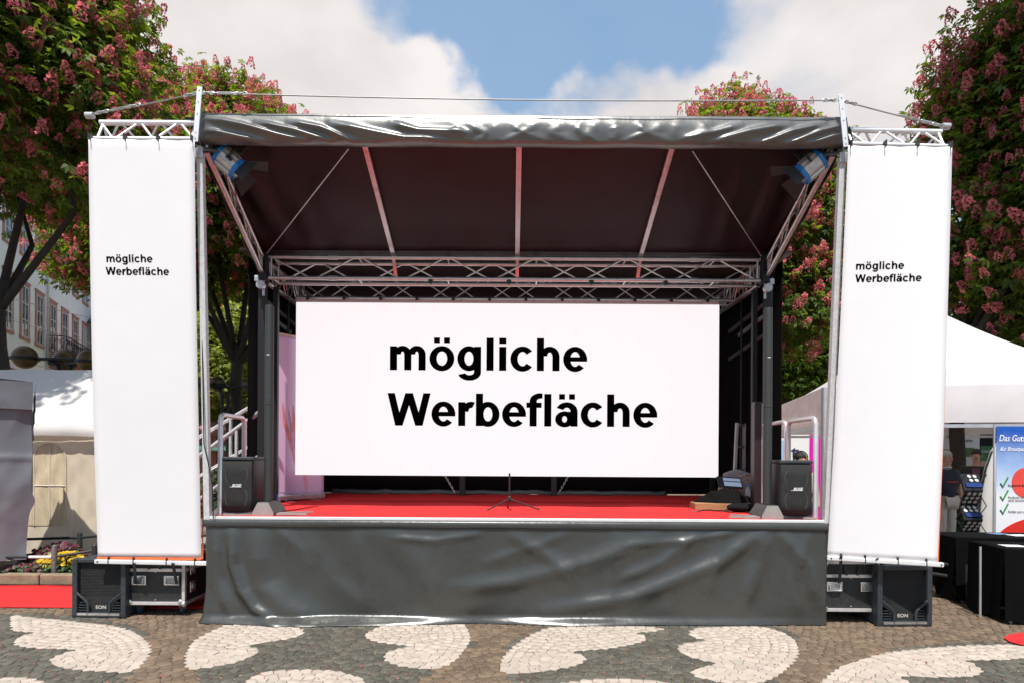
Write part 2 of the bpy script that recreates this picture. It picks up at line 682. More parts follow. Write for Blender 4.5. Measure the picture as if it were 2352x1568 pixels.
# --- skirt: one sheet, front face plus returns round both corners
sk_ridges = [([(537, 1212), (540, 1295), (560, 1350), (590, 1390), (656, 1432)], .055, 13), ([(590, 1215), (603, 1342), (660, 1395), (740, 1425)], .045, 26),
             ([(500, 1230), (505, 1330), (530, 1400)], .03, 12), ([(640, 1212), (690, 1260), (720, 1320)], .018, 16), ([(880, 1215), (960, 1300), (1010, 1370)], .018, 30),
             ([(1500, 1235), (1350, 1290), (1180, 1335), (1040, 1350)], .030, 18), ([(1745, 1220), (1650, 1290), (1450, 1370), (1250, 1400)], .040, 17),
             ([(1752, 1225), (1745, 1290), (1700, 1395)], .028, 18), ([(1790, 1220), (1850, 1300), (1875, 1380)], .026, 16), ([(1180, 1230), (1280, 1290), (1330, 1350)], .022, 16),
             ([(1600, 1225), (1520, 1290), (1420, 1330)], .020, 12), ([(1700, 1215), (1580, 1240), (1440, 1250)], .016, 9), ([(1100, 1225), (1000, 1240), (900, 1232)], .014, 8),
             ([(1850, 1225), (1820, 1330), (1830, 1420)], .02, 14), ([(700, 1225), (760, 1330), (860, 1400)], .014, 22), ([(1300, 1225), (1210, 1260), (1120, 1290)], .013, 12), ([(1655, 1218), (1640, 1300), (1610, 1400)], .016, 15), ([(980, 1218), (985, 1300), (1000, 1410)], .012, 18),
             ([(1420, 1218), (1405, 1310), (1390, 1410)], .012, 18), ([(820, 1216), (830, 1300), (850, 1380)], .012, 16), ([(1560, 1216), (1570, 1290), (1560, 1390)], .012, 14)]
f_sk = Fold(3, 9, 1.2, 5.5)
f_sk2 = Fold(4, 12, 6, 19)
skirt = MB()
RET = 1.1


def skirt_pt(a, b):
    total = (SXR - SXL) + 2 * RET
    s = a * total - RET
    h = 0.985 * (1 - b) + .006
    w = SXR - SXL
    if s < 0:
        base, nrm = Vector((SXL, SY - s, h)), Vector((-1, 0, 0))
        x = SXL
    elif s > w:
        base, nrm = Vector((SXR, SY + (s - w), h)), Vector((1, 0, 0))
        x = SXR
    else:
        base, nrm = Vector((SXL + s, SY, h)), Vector((0, -1, 0))
        x = SXL + s
        if s < .06:
            nrm = Vector((-(1 - s / .06), -1, 0)).normalized()
        elif s > w - .06:
            nrm = Vector((1 - (w - s) / .06, -1, 0)).normalized()
    p = to_sheet(base)
    pin = smooth01(b / .16)
    d = .012 * f_sk(x, h * 1.3) * pin + .005 * f_sk2(x, h * 2) * pin
    if 0 <= s <= w:
        d += ridges_at(p, sk_ridges) * pin * 1.1
        left = smooth01((1000 - p[0]) / 700)
        mid = math.exp(-((p[0] - 760) / 260) ** 2) + .6 * math.exp(-((p[0] - 1330) / 170) ** 2) + .25 * math.exp(-((p[0] - 1650) / 150) ** 2)
        d += .13 * smooth01((.085 - h) / .085) * mid + .05 * left * smooth01((.5 - h) / .5)
        d -= .03 * math.exp(-((p[0] - 1090) / 70) ** 2) * smooth01((.2 - h) / .2)
    else:
        d += .02 * math.sin(s * 9) * pin
    return base + nrm * (.022 + d)


skirt.grid(skirt_pt, 420, 76)
skirt.build('skirt', M_VINYL, stage, smooth='full')
hem = MB()
hem.grid(lambda a, b: (SXL - .03 + a * (SXR - SXL + .06), SY - .034 - .012 * math.sin(b * 3.1) - .003 * f_sk2(a * 6, 0), DECK - .008 - .072 * b - .004 * f_sk(a * 6, 1) * b), 120, 5)
hem.build('skirt_hem', M_VINYL, stage, smooth='full', solid=.003)

# --- rear bay: posts, drapes, beams
for (sx, nm) in ((-1, 0), (1, 1)):
    cx = .03
    MB().box((cx + sx * 3.09, 7.56, 2.42), (.09, .09, 2.83)).build('corner_post', M_POST, stage, bevel=.008)
    MB().box((cx + sx * 2.99, 7.72, 2.36), (.06, .06, 2.71)).build('inner_post', M_POST, stage, bevel=.005)
    MB().box((cx + sx * 3.18, 9.9, 2.5), (.09, .09, 3.0)).build('corner_post', M_POST, stage, bevel=.008)
    fw = Fold(20 + nm, 7, 3, 14)
    wall = MB()
    wall.grid(lambda a, b, sx=sx, fw=fw: (cx + sx * (3.30 + .02 * fw(a * 2.3, b * .4)), 7.62 + a * 2.5, 4.06 - b * 3.04), 60, 8)
    wall.build('side_drape', M_BLACK_MATT, stage, smooth='full', solid=.006)
    for k, (z0, y0, y1, dz) in enumerate(((3.62, 7.9, 9.3, -.10), (3.46, 8.0, 8.9, -.07), (3.22, 7.9, 9.3, -.11))):
        MB().bar((cx + sx * 3.23, y0, z0), (cx + sx * 3.23, y1, z0 + dz), .03, .05).build('wall_strut', M_VINYL_S if k != 1 else M_STEEL, stage)
    MB().tube((cx + sx * 3.2, 8.72, 1.02), (cx + sx * 3.2, 8.72, 4.0), .018, 8).build('wall_pole', M_POST, stage, smooth=True)
fb = Fold(31, 9, 2, 12)
bw = MB()
bw.grid(lambda a, b: (-3.27 + a * 6.6, 10.02 + .03 * fb(a * 6, b * .4), 4.06 - b * 3.02), 130, 8)
bw.build('back_drape', M_BLACK_MATT, stage, smooth='full', solid=.006)
hm = MB()
hm.grid(lambda a, b: (-2.9 + a * 5.4, 9.95 - .04 * abs(fb(a * 9, 0)) - .02 * b, 1.09 - b * .07 + .03 * fb(a * 11, 2)), 110, 3)
hm.build('drape_hem', mat('blue_black_hem', (.035, .045, .05), .4), stage, smooth='full', solid=.004)
for u in (1062, 1272):
    p = px(u, 1110, 9.7)
    MB().box((p.x, 9.7, 2.5), (.09, .06, 3.0)).build('rear_post', M_POST, stage, bevel=.006)

# --- lattice girders: chords and braces, each its own piece
def girder(name, p0, p1, hgt, dep, bay, chord_r=.024, brace_r=.011, m=None, up=(0, 0, 1), ends=True, tri=False, parent=stage, dup=True):
    """box lattice from p0 to p1 (bottom front chord), hgt up, dep along the side vector"""
    m = m or M_ALU
    p0, p1, up = Vector(p0), Vector(p1), Vector(up).normalized()
    L = (p1 - p0).length
    t = (p1 - p0).normalized()
    side = t.cross(up).normalized() * -1
    if side.y < 0:
        side = -side
    root = bpy.data.objects.new(name, None)
    root.empty_display_size = .1
    COL.objects.link(root)
    root.parent = parent
    OFF[root.name] = OFF[parent.name]
    if tri:
        chords = [Vector(), side * dep, up * hgt + side * dep / 2]
        rad = [chord_r, chord_r, chord_r * 1.25]
        faces = [(0, 2), (1, 2)]
    else:
        chords = [Vector(), up * hgt, side * dep, up * hgt + side * dep]
        rad = [chord_r] * 4
        faces = [(0, 1), (2, 3)]
    for c, r in zip(chords, rad):
        MB().tube(p0 + c, p1 + c, r, 12).build('chord', m, root, smooth=True)
    n = max(2, int(round(L / bay)))
    for fi, (a, b) in enumerate(faces):
        for i in range(n):
            q0, q1 = p0 + t * (L * (i + .06) / n), p0 + t * (L * (i + .94) / n)
            lo, hi = (a, b) if (i + fi) % 2 else (b, a)
            MB().tube(q0 + chords[lo], q1 + chords[hi], brace_r, 8).build('brace', m, root, smooth=True)
        if ends:
            for q in (p0 + t * .03, p1 - t * .03):
                MB().tube(q + chords[a], q + chords[b], brace_r, 8).build('brace', m, root, smooth=True)
    if not tri:
        for i in range(0, n + 1, 2):
            q = p0 + t * min(max(L * i / n, .04), L - .04)
            MB().tube(q + chords[1], q + chords[3], brace_r, 8).build('cross_brace', m, root, smooth=True)
            MB().tube(q + chords[0], q + chords[2], brace_r, 8).build('cross_brace', m, root, smooth=True)
    return root


g1 = girder('front_girder', (-2.97, 7.5, 3.77), (3.0, 7.5, 3.77), .255, .24, .52)
g2 = girder('rear_girder', (-2.97, 8.44, 3.77), (3.0, 8.44, 3.77), .255, .24, .44)
for x in (-3.03, 3.05):
    girder('side_girder', (x, 7.62, 3.75), (x, 9.9, 3.75), .26, .03, .2, .022, .009)
for x in (-2.19, 2.20):                                     # sleeve joints on the chords
    for z in (3.77, 4.025):
        MB().tube((x - .055, 7.5, z), (x + .055, 7.5, z), .031, 12).build('joint_sleeve', M_STEEL, stage, smooth=True)
        MB().tube((x - .05, 8.44, z), (x + .05, 8.44, z), .03, 12).build('joint_sleeve', M_STEEL, stage, smooth=True)
for x in (-1.0, -.05, .95, 1.85):
    MB().lathe([(.02, -.02), (.03, -.02), (.03, .02), (.02, .02)], (x, 7.49, 3.73), (0, 1, 0), 12).build('clamp', M_BLACK, stage)
for sx, x in ((-1, -3.03), (1, 3.06)):
    MB().box((x, 7.5, 3.9), (.10, .10, .34)).build('corner_block', M_POST, stage, bevel=.01)
    MB().lathe([(.03, -.03), (.05, -.03), (.05, .03), (.02, .03)], (x - sx * .0, 7.42, 3.66), (0, -1, 0), 14).build('pipe_clamp', M_STEEL, stage)
    MB().tube((x, 7.5, 3.55), (x, 7.5, 3.74), .016, 8).build('clamp_bolt', M_STEEL, stage)
    MB().box((x + sx * .055, 7.44, 3.74), (.05, .05, .07)).build('hinge_plate', M_STEEL, stage, bevel=.006)

# --- roof: sheet rising to the front, beams under it, raking side girders, front beam
ROOF_Y0, ROOF_Z0, ROOF_Y1, ROOF_Z1 = 7.6, 4.075, 5.82, 4.79
f_rf = Fold(40, 8, 1, 5)


def roof_pt(a, b):
    x = -3.10 + a * 6.20
    edge = min(a, 1 - a)
    y = ROOF_Y0 + (ROOF_Y1 - ROOF_Y0) * b
    z = ROOF_Z0 + (ROOF_Z1 - ROOF_Z0) * b
    z += .012 * f_rf(x, y) * math.sin(b * math.pi)
    near = smooth01((.2 - edge) / .2)
    z += near * .030 * math.sin(x * 17 + 3 * b) * math.sin(b * math.pi)
    return (x, y, z)


rf = MB().grid(roof_pt, 160, 40)
rf.build('roof_sheet', M_VINYL_IN, stage, smooth='full', solid=.008)
MB().box((.03, 8.8, 4.115), (6.7, 2.62, .03)).build('rear_roof', M_VINYL_IN, stage)
for x in (-1.46, .05, 1.55):
    MB().bar((x, 7.56, 4.055), (x, 5.9, 4.715), .055, .045).build('roof_beam', M_ALU, stage, bevel=.006)
    MB().bar((x, 7.52, 4.05), (x, 7.75, 3.8), .04, .03).build('beam_strut', M_ALU, stage)
M_WIRE = mat('steel_wire', (.5, .5, .5), .35, .8)
for a, b in (((-1.62, 6.05, 4.62), (-2.98, 7.46, 4.05)), ((1.75, 6.05, 4.62), (3.0, 7.46, 4.05))):
    MB().tube(a, b, .0065, 6).build('bracing_wire', M_WIRE, stage, smooth=True)
for sx, x0, x1 in ((-1, -2.93, -3.05), (1, 3.04, 3.09)):
    up = Vector((0, .41, 1)).normalized()
    gs = girder('raking_girder', (x1, 7.46, 3.83), (x0, 5.86, 4.49), .19, .02, .26, .021, .010)
    fl = MB()
    fl.grid(lambda a, b, sx=sx, x0=x0, x1=x1: (x1 + (x0 - x1) * a + sx * (.03 + .012 * math.sin(a * 23) * b), 7.62 - 1.78 * a, 4.07 + .71 * a - b * (.34 - .03 * a)), 40, 5)
    fl.build('side_flap', M_VINYL_IN, stage, smooth='full', solid=.005)
    for a in (.25, .45, .65):
        p = Vector((x1 + (x0 - x1) * a + sx * .02, 7.62 - 1.78 * a, 4.07 + .71 * a - .27))
        MB().lathe([(.012, -.004), (.02, -.004), (.02, .004), (.012, .004)], p, (1, 0, 0), 10).build('eyelet', M_STEEL, stage)
MB().tube((-2.93, 5.93, 4.66), (3.06, 5.93, 4.66), .03, 12).build('front_beam', M_ALU, stage, smooth=True)

# --- front fascia: vinyl stretched over the front edge, creased towards the corners
FXL, FXR, FY = -2.93, 3.09, 5.74
fa_ridges = [([(470, 272), (560, 290), (640, 312), (715, 330)], .040, 7), ([(475, 300), (540, 315), (620, 333)], .03, 7), ([(590, 283), (680, 302), (765, 331)], .040, 7),
             ([(665, 282), (740, 296), (815, 330)], .038, 7), ([(760, 284), (850, 304), (930, 320), (1010, 322)], .038, 9), ([(900, 284), (960, 300), (1080, 304)], .028, 8),
             ([(1938, 290), (1880, 305), (1800, 336)], .034, 7), ([(1930, 310), (1880, 326), (1830, 340)], .028, 6), ([(1890, 288), (1820, 303), (1740, 333)], .034, 7),
             ([(1810, 288), (1720, 304), (1640, 328)], .032, 9), ([(1700, 288), (1640, 305), (1560, 322)], .022, 8)]
_r = random.Random(5)
for u in range(1040, 1640, 48):
    fa_ridges.append(([(u + _r.uniform(-12, 12), 285 + _r.uniform(-2, 5)), (u + _r.uniform(-28, 28), 305), (u + _r.uniform(-45, 45), 327)], _r.uniform(.006, .014), _r.uniform(8, 14)))
f_fa = Fold(51, 8, 2, 9)
fz_top, fz_bot = 4.785, 4.548


def fascia_pt(a, b):
    x = FXL + a * (FXR - FXL)
    if b < .18:                       # over the top edge
        t = b / .18
        base = Vector((x, 5.84 - .10 * math.sin(t * math.pi / 2), fz_top + .012 * math.cos(t * math.pi / 2)))
        nrm = Vector((0, -t, 1 - t)).normalized()
        k = t
    elif b > .9:                      # tucked back underneath
        t = (b - .9) / .1
        base = Vector((x, FY + .12 * t, fz_bot - .012 * math.sin(t * math.pi)))
        nrm = Vector((0, -(1 - t), -t)).normalized()
        k = 1 - t
    else:
        t = (b - .18) / .72
        base = Vector((x, FY - .025 * math.sin(t * math.pi), fz_top - (fz_top - fz_bot) * t))
        nrm = Vector((0, -1, 0))
        k = 1
    p = to_sheet(base)
    d = ridges_at(p, fa_ridges) * k * 1.2 + .008 * f_fa(x, base.z * 3) * k
    sag = -.006 * math.sin(a * math.pi) * (1 if b > .5 else .4) + .004 * math.sin(a * 40) * smooth01((b - .6) / .3)
    return base + nrm * d + Vector((0, 0, sag))


MB().grid(fascia_pt, 460, 44).build('fascia', M_VINYL_S, stage, smooth='full')
for sx, x in ((-1, FXL), (1, FXR)):
    c = MB()
    c.grid(lambda a, b, sx=sx, x=x: (x + sx * (.02 + .03 * math.sin(b * 3)) - sx * .5 * a * (b > .8) * .6, 5.72 + .35 * a, fz_top - .09 - b * (.26 - .10 * a) + .03 * a), 14, 14)
    c.build('fascia_corner', M_VINYL_S, stage, smooth='full', solid=.004)

M_PROP = mat('zinc_grey_prop', (.60, .61, .60), .5, .15, .14, 26)
# --- raking front props and the flat uprights above them
for (ub, ut, vt, lab) in ((478, 461, 352, 'l'), (1897, 1933, 362, 'r')):
    b = px(ub, 1196, 6.0)
    t = px(ut, vt, 5.76)
    b.z = DECK - .06
    MB().bar(b, t, .058, .058, up=(0, 1, 0)).build('front_prop', M_PROP, stage, bevel=.006)
    MB().bar(t - Vector((0, .035, .06)), t + Vector((0, -.035, .03)), .075, .012, up=(0, 1, 0)).build('prop_head', M_STEEL, stage)
cab = MB()
pts = [px(u + 2, v, 5.95) for (u, v) in ((462, 560), (461, 600), (464, 650), (470, 690), (474, 760), (474, 900), (474, 1020), (481, 1060), (488, 1110), (489, 1190))]
cab.path([Vector((p.x, 5.78 + .018 * i, p.z)) for i, p in enumerate(pts)], .006, 6)
cab.build('prop_cable', M_BLACK, stage, smooth=True)
for (u0, v0, u1, v1) in ((449, 326, 459, 200), (1943, 338, 1931, 218)):
    a, b = px(u0, v0, 5.66), px(u1, v1, 5.66)
    up = MB().bar(a, b, .047, .012, up=(0, 1, 0)).build('upright_plate', M_ALU_WHITE, stage, bevel=.003)
    for t in (.05, .16, .5, .72, .93):
        q = a.lerp(b, t)
        MB().lathe([(.004, 0), (.005, .004)], q + Vector((0, -.005, 0)), (0, -1, 0), 8).build('bolt_hole', M_BLACK, up)
# outriggers carrying the side banners
for (ua, va, ub, vb, h) in ((216, 319, 447, 320, 48), (1950, 331, 2176, 337, 44)):
    a, b = px(ua, va, 5.70), px(ub, vb, 5.70)
    girder('outrigger', a, b, h / F * 5.70, .17, .2, .020, .011, M_ALU_WHITE, tri=True, parent=stage)
for (u, v) in ((210, 266), (2176, 291)):
    p = px(u, v, 5.785)
    MB().tube(p - Vector((.05, 0, 0)), p + Vector((.02, 0, 0)), .030, 12).build('end_cap', M_STEEL, stage, smooth=True)


def rigging(pts, links):
    """guy wire with turnbuckles: one part, its fittings sub-parts"""
    o = MB().path(pts, .006, 6).build('guy_wire', M_WIRE, stage, smooth=True)
    for (p, d, kind) in links:
        d = Vector(d).normalized()
        if kind == 't':
            for s in (-1, 1):
                MB().tube(p - d * .07 + Vector((0, 0, s * .009)), p + d * .07 + Vector((0, 0, s * .009)), .004, 6).build('turnbuckle', M_STEEL, o)
            MB().tube(p - d * .12, p - d * .06, .007, 6).build('turnbuckle_screw', M_STEEL, o)
            MB().tube(p + d * .06, p + d * .12, .007, 6).build('turnbuckle_screw', M_STEEL, o)
        else:
            x, y, z = basis(d)
            for k in range(3):
                c = p + d * (k - 1) * .04
                s = x if k % 2 else y
                ring = [c + d * (.028 * math.cos(t)) + s * (.013 * math.sin(t)) for t in [i * math.pi / 5 for i in range(11)]]
                MB().path(ring, .005, 6).build('chain_link', M_STEEL, o)
    return o


q = [px(212, 262, 5.78), px(456, 214, 5.66), px(1931, 231, 5.66), px(2170, 291, 5.78)]
for a, b in ((0, 1), (1, 2), (2, 3)):
    d = (q[b] - q[a]).normalized()
    L = (q[b] - q[a]).length
    lk_ = []
    if a == 0:
        lk_ = [(q[0] + d * .1, d, 'c'), (q[0] + d * .27, d, 't'), (q[0] + d * .42, d, 'c'), (q[1] - d * .08, d, 'c')]
    elif a == 1:
        lk_ = [(q[1] + d * .08, d, 'c'), (q[1] + d * .24, d, 't'), (q[1] + d * .38, d, 'c'), (q[2] - d * .1, d, 'c')]
    else:
        lk_ = [(q[2] + d * .1, d, 'c'), (q[3] - d * .34, d, 't'), (q[3] - d * .18, d, 'c'), (q[3] - d * .06, d, 'c')]
    rigging([q[a].lerp(q[b], t / 12) - Vector((0, 0, (.03 if a == 1 else .008) * math.sin(t / 12 * math.pi))) for t in range(13)], lk_)

# --- guard rails on the stage edges
M_RAIL = mat('railing_aluminium', (.70, .69, .69), .36, .55, .1, 12)


def hoop(x, y0, y1, top=2.02, r=.024):
    pts = [Vector((x, y0, DECK + .01)), Vector((x, y0, top - .06)), Vector((x, y0 + .02, top - .015)), Vector((x, y0 + .06, top)), Vector((x, y1 - .06, top)),
           Vector((x, y1 - .02, top - .015)), Vector((x, y1, top - .06)), Vector((x, y1, DECK + .01))]
    MB().path(pts, r, 12).build('guard_rail', M_RAIL, stage, smooth=True)


hoop(-2.90, 6.14, 6.68)
hoop(3.0, 6.1, 6.7)
hoop(3.0, 6.76, 7.4)


# ================================================================== BACK SIGN AND SIDE BANNERS
# back sign on the rear girder; it gives no light, glow added for whiteness
SCY = 8.24
s_tl, s_br = px(680, 697, SCY), px(1650, 1093, SCY)
s_l, s_r, s_t, s_b = s_tl.x, s_br.x, px(1165, 697, SCY).z, px(1165, 1092.5, SCY).z
M_SIGN_GLOW = mat('sign_face_added_glow', (.30, .29, .295), .8, 0, .01, 2, emit=(1.0, .952, .965, .80), spec=.1)  # emission added to whiten the shaded sign, not a real light source
screen = thing('added_glow_sign', 'wide white sign with added glow reading mögliche Werbefläche at the back of the stage', 'screen', loc=((s_l + s_r) / 2, SCY, s_b))  # a sign, not a lit screen; its glow is added
MB().box(((s_l + s_r) / 2, SCY + .03, (s_t + s_b) / 2), (s_r - s_l, .05, s_t - s_b)).build('face_panel', M_SIGN_GLOW, screen)
MB().box(((s_l + s_r) / 2, SCY + .035, s_t + .026), (s_r - s_l, .04, .05)).build('header_strip', mat('pink_white_strip', (.62, .48, .47), .5), screen)
for i in range(12):
    x = s_l + .15 + i * (s_r - s_l - .3) / 11
    MB().box((x, SCY + .08, s_t + .055), (.035, .16, .04)).build('hanging_strap', M_BLACK, screen)
    if i % 2 == 0:
        MB().tube((x + .12, SCY + .005, s_t + .06), (x + .10, SCY + .005, s_t + .015), .005, 6).build('hook', M_STEEL, screen)
for (u0, u1, v, wd) in ((893, 1346, 851, 'mögliche'), (893, 1507, 978, 'Werbefläche')):
    a, b = px(u0, v - 2, SCY), px(u1, v - 2, SCY)
    bold_text(wd, M_TEXT, screen, (a.x, SCY + .005, px(1200, v, SCY).z), (1, 0, 0), (0, 0, 1), b.x - a.x, .003)

# chains that brace the sign foot, hung on the rear posts
for (ua, ub) in ((1012, 1046), (1316, 1283)):
    ch = MB()
    a, b = px(ua, 1092, 9.6), px(ub, 1132, 9.6)
    a.z += .12
    n = 14
    d = (b - a).normalized()
    x, y, z = basis(d)
    for k in range(n):
        c = a.lerp(b, (k + .5) / n)
        s = x if k % 2 else y
        ch.path([c + d * (.022 * math.cos(t)) + s * (.012 * math.sin(t)) for t in [i * math.pi / 4 for i in range(9)]], .0045, 5)
    o = ch.build('bracing_chain', M_STEEL, stage)

# side banners: cloth between the outrigger and a bottom tube
def side_banner(label, corners, texts, orange, bar, seed):
    tl, tr, bl, br = corners
    root = thing('hanging_banner', label, 'banner', 'tall banners at the stage sides', loc=(bl + br) / 2)
    f = Fold(seed, 6, 2, 7)

    def pt(a, b):
        p = tl.lerp(tr, a).lerp(bl.lerp(br, a), b)
        return p + Vector((0, -.010 * f(a * 1.2, b * 3.4) * math.sin(b * math.pi) - .02 * math.sin(b * math.pi), -.012 * math.sin(a * math.pi * 3) ** 2 * (1 - b)))
    MB().grid(pt, 14, 60).build('cloth', M_WHITE_TARP, root, smooth='full', solid=.003)
    ux = (tr - tl).normalized()
    for (wd, u0, u1, v) in texts:
        t = (v - 320) / (1283 - 320)
        y = pt(.5, t)[1]
        a, b = px(u0, v, y), px(u1, v, y)

        def drape(q):
            bb = (tl.z - q.z) / (tl.z - bl.z)
            l_, r_ = tl.x + (bl.x - tl.x) * bb, tr.x + (br.x - tr.x) * bb
            e_ = pt((q.x - l_) / (r_ - l_), bb)
            return Vector((q.x, e_[1], q.z))
        bold_text(wd, M_TEXT, root, a, (1, 0, 0), (0, 0, 1), b.x - a.x, .004, drape)
    a, b = bar
    tb = MB().bar(a, b, .042, .042, up=(0, 1, 0)).build('bottom_tube', M_ALU_WHITE, root, bevel=.008)
    for q in (a.lerp(b, .03), a.lerp(b, .97)):
        MB().lathe([(.007, 0), (.008, .004)], q + Vector((0, -.0215, .0)), (0, -1, 0), 10).build('pin_hole', M_BLACK, tb)
    for t in (.12, .33, .61, .85):
        q = a.lerp(b, t)
        MB().box(q + Vector((0, 0, .012)), (.008, .05, .075)).build('cable_tie', M_BLACK, root)
    for t in (.02, .35, .66, .98):
        q = tl.lerp(tr, t)
        MB().box(q + Vector((0, -.008, .01)), (.008, .055, .06)).build('cable_tie', M_BLACK, root)
    for (p0, p1, w) in orange:
        MB().bar(p0, p1, w, .003, up=(0, 1, 0)).build('orange_edge', M_ORANGE, root)
    return root


YL = 5.655
tl, tr = px(203, 318, YL), px(447, 322, YL)
bl, br = px(225, 1281, 6.05), px(463, 1283, 6.05)
ba, bb = px(219, 1288, 6.035), px(490, 1293, 6.035)
side_banner('tall white banner hanging left of the stage above a flight case and a large speaker', (tl, tr, bl, br),
            (('mögliche', 245, 351, 603), ('Werbefläche', 245, 389, 632)),
            [(bl + Vector((.0, -.012, .004)), br + Vector((0, -.012, .004)), .028), (br + Vector((.008, .004, 0)), br + Vector((.008, .0, .75)), .012)], (ba, bb), 61)
tl2, tr2 = px(1948, 334, YL), px(2187, 337, YL)
bl2, br2 = px(1900, 1277, 5.98), px(2153, 1291, 5.74)
ba2, bb2 = px(1899, 1280, 5.98), px(2167, 1296, 5.73)
side_banner('tall white banner hanging right of the stage with its bottom tube slanting', (tl2, tr2, bl2, br2),
            (('mögliche', 1968, 2074, 618), ('Werbefläche', 1968, 2112, 647)),
            [(br2 + Vector((.008, .004, 0)), br2.lerp(tr2, .47) + Vector((.012, .0, 0)), .012)], (ba2, bb2), 62)

# ================================================================== EQUIPMENT IN FRONT OF THE STAGE
M_SPK = mat('speaker_plastic', (.030, .037, .043), .5, 0, .12, 30, bump=.25, bscale=260)
M_GRILLE = mat('speaker_grille', (.028, .029, .028), .6, .2, .2, 60, bump=.9, bscale=380, stretch=(.2, 1, 3))
M_CASE = mat('laminated_plywood_black', (.022, .023, .022), .55, 0, .35, 22, bump=.35, bscale=210)
M_CASE_ALU = mat('case_edge_aluminium', (.70, .68, .67), .36, .6, .16, 18)
M_CHROME = mat('dull_chrome', (.72, .72, .72), .25, .9, .15, 40)
M_WHEEL = mat('blue_rubber_tyre', (.02, .06, .11), .55)
M_LOGO = mat('silver_grey_logo', (.50, .47, .42), .5)
M_LOGO_W = mat('white_logo', (.75, .75, .75), .5)


def floor_speaker():
    w, h, d = .545, .585, .56
    t = thing('floor_speaker', '', 'speaker', 'large floor speakers beside the stage')
    MB().box((0, d / 2 + .03, h / 2), (w - .02, d - .06, h - .01)).build('cabinet', M_SPK, t, bevel=.03)
    fr = MB()
    for (x, z, a, b) in ((-w / 2 + .026, h / 2, .052, h), (w / 2 - .026, h / 2, .052, h), (0, h - .022, w - .104, .044), (0, .026, w - .104, .052)):
        fr.box((x, .02, z), (a, .08, b))
    fr.build('bezel', M_SPK, t, bevel=.012)
    g = MB()
    pts = [(-.21, .20), (-.13, .145), (-.115, .055), (.115, .055), (.13, .145), (.21, .20), (.21, h - .05), (-.21, h - .05)]
    g.prism([(x, .02, z) for x, z in pts], (0, .02, 0))
    g.build('grille', M_GRILLE, t)
    for i in range(22):
        z = .215 + i * (h - .275) / 21
        MB().box((0, .019, z), (.415, .004, .004)).build('grille_rib', M_GRILLE, t)
    for s in (-1, 1):
        b = MB().path([(s * .225, -.012, .245), (s * .13, -.012, .165), (s * .112, -.012, .14), (s * .108, -.012, .05)], .012, 8).build('vent_frame', M_SPK, t, smooth=True)
        for k in range(4):
            z = .07 + k * .026
            x0, x1 = .125, .212 if k < 3 else .20
            MB().box((s * (x0 + x1) / 2, .012, z), (x1 - x0, .03, .008)).build('vent_slat', M_SPK, b)
        v = MB().prism([(s * .12, .05, .055), (s * .215, .05, .055), (s * .215, .05, .205), (s * .125, .05, .15)], (0, .01, 0))
        v.build('vent_hollow', M_BLACK_MATT, b)
    MB().box((0, -.021, .035), (.215, .004, .022)).build('silver_strip', M_CHROME, t)
    MB().box((-.165, -.021, .035), (.10, .004, .022)).build('silver_strip', M_CHROME, t)
    MB().box((.165, -.021, .035), (.10, .004, .022)).build('silver_strip', M_CHROME, t)
    for x in (-w / 2 + .024, w / 2 - .024):
        for z in (.03, .12, .24, .34, .44, .53):
            MB().lathe([(.005, 0), (.006, .003)], (x, -.021, z), (0, -1, 0), 8).build('screw', M_BLACK, t)
    text_mesh('lettering', 'EON', M_LOGO, t, (-.052, .02, .083), (1, 0, 0), (0, 0, 1), (0, .104), bold=.03, yscale=.045, lift=.003, spacing=1.05)
    return t


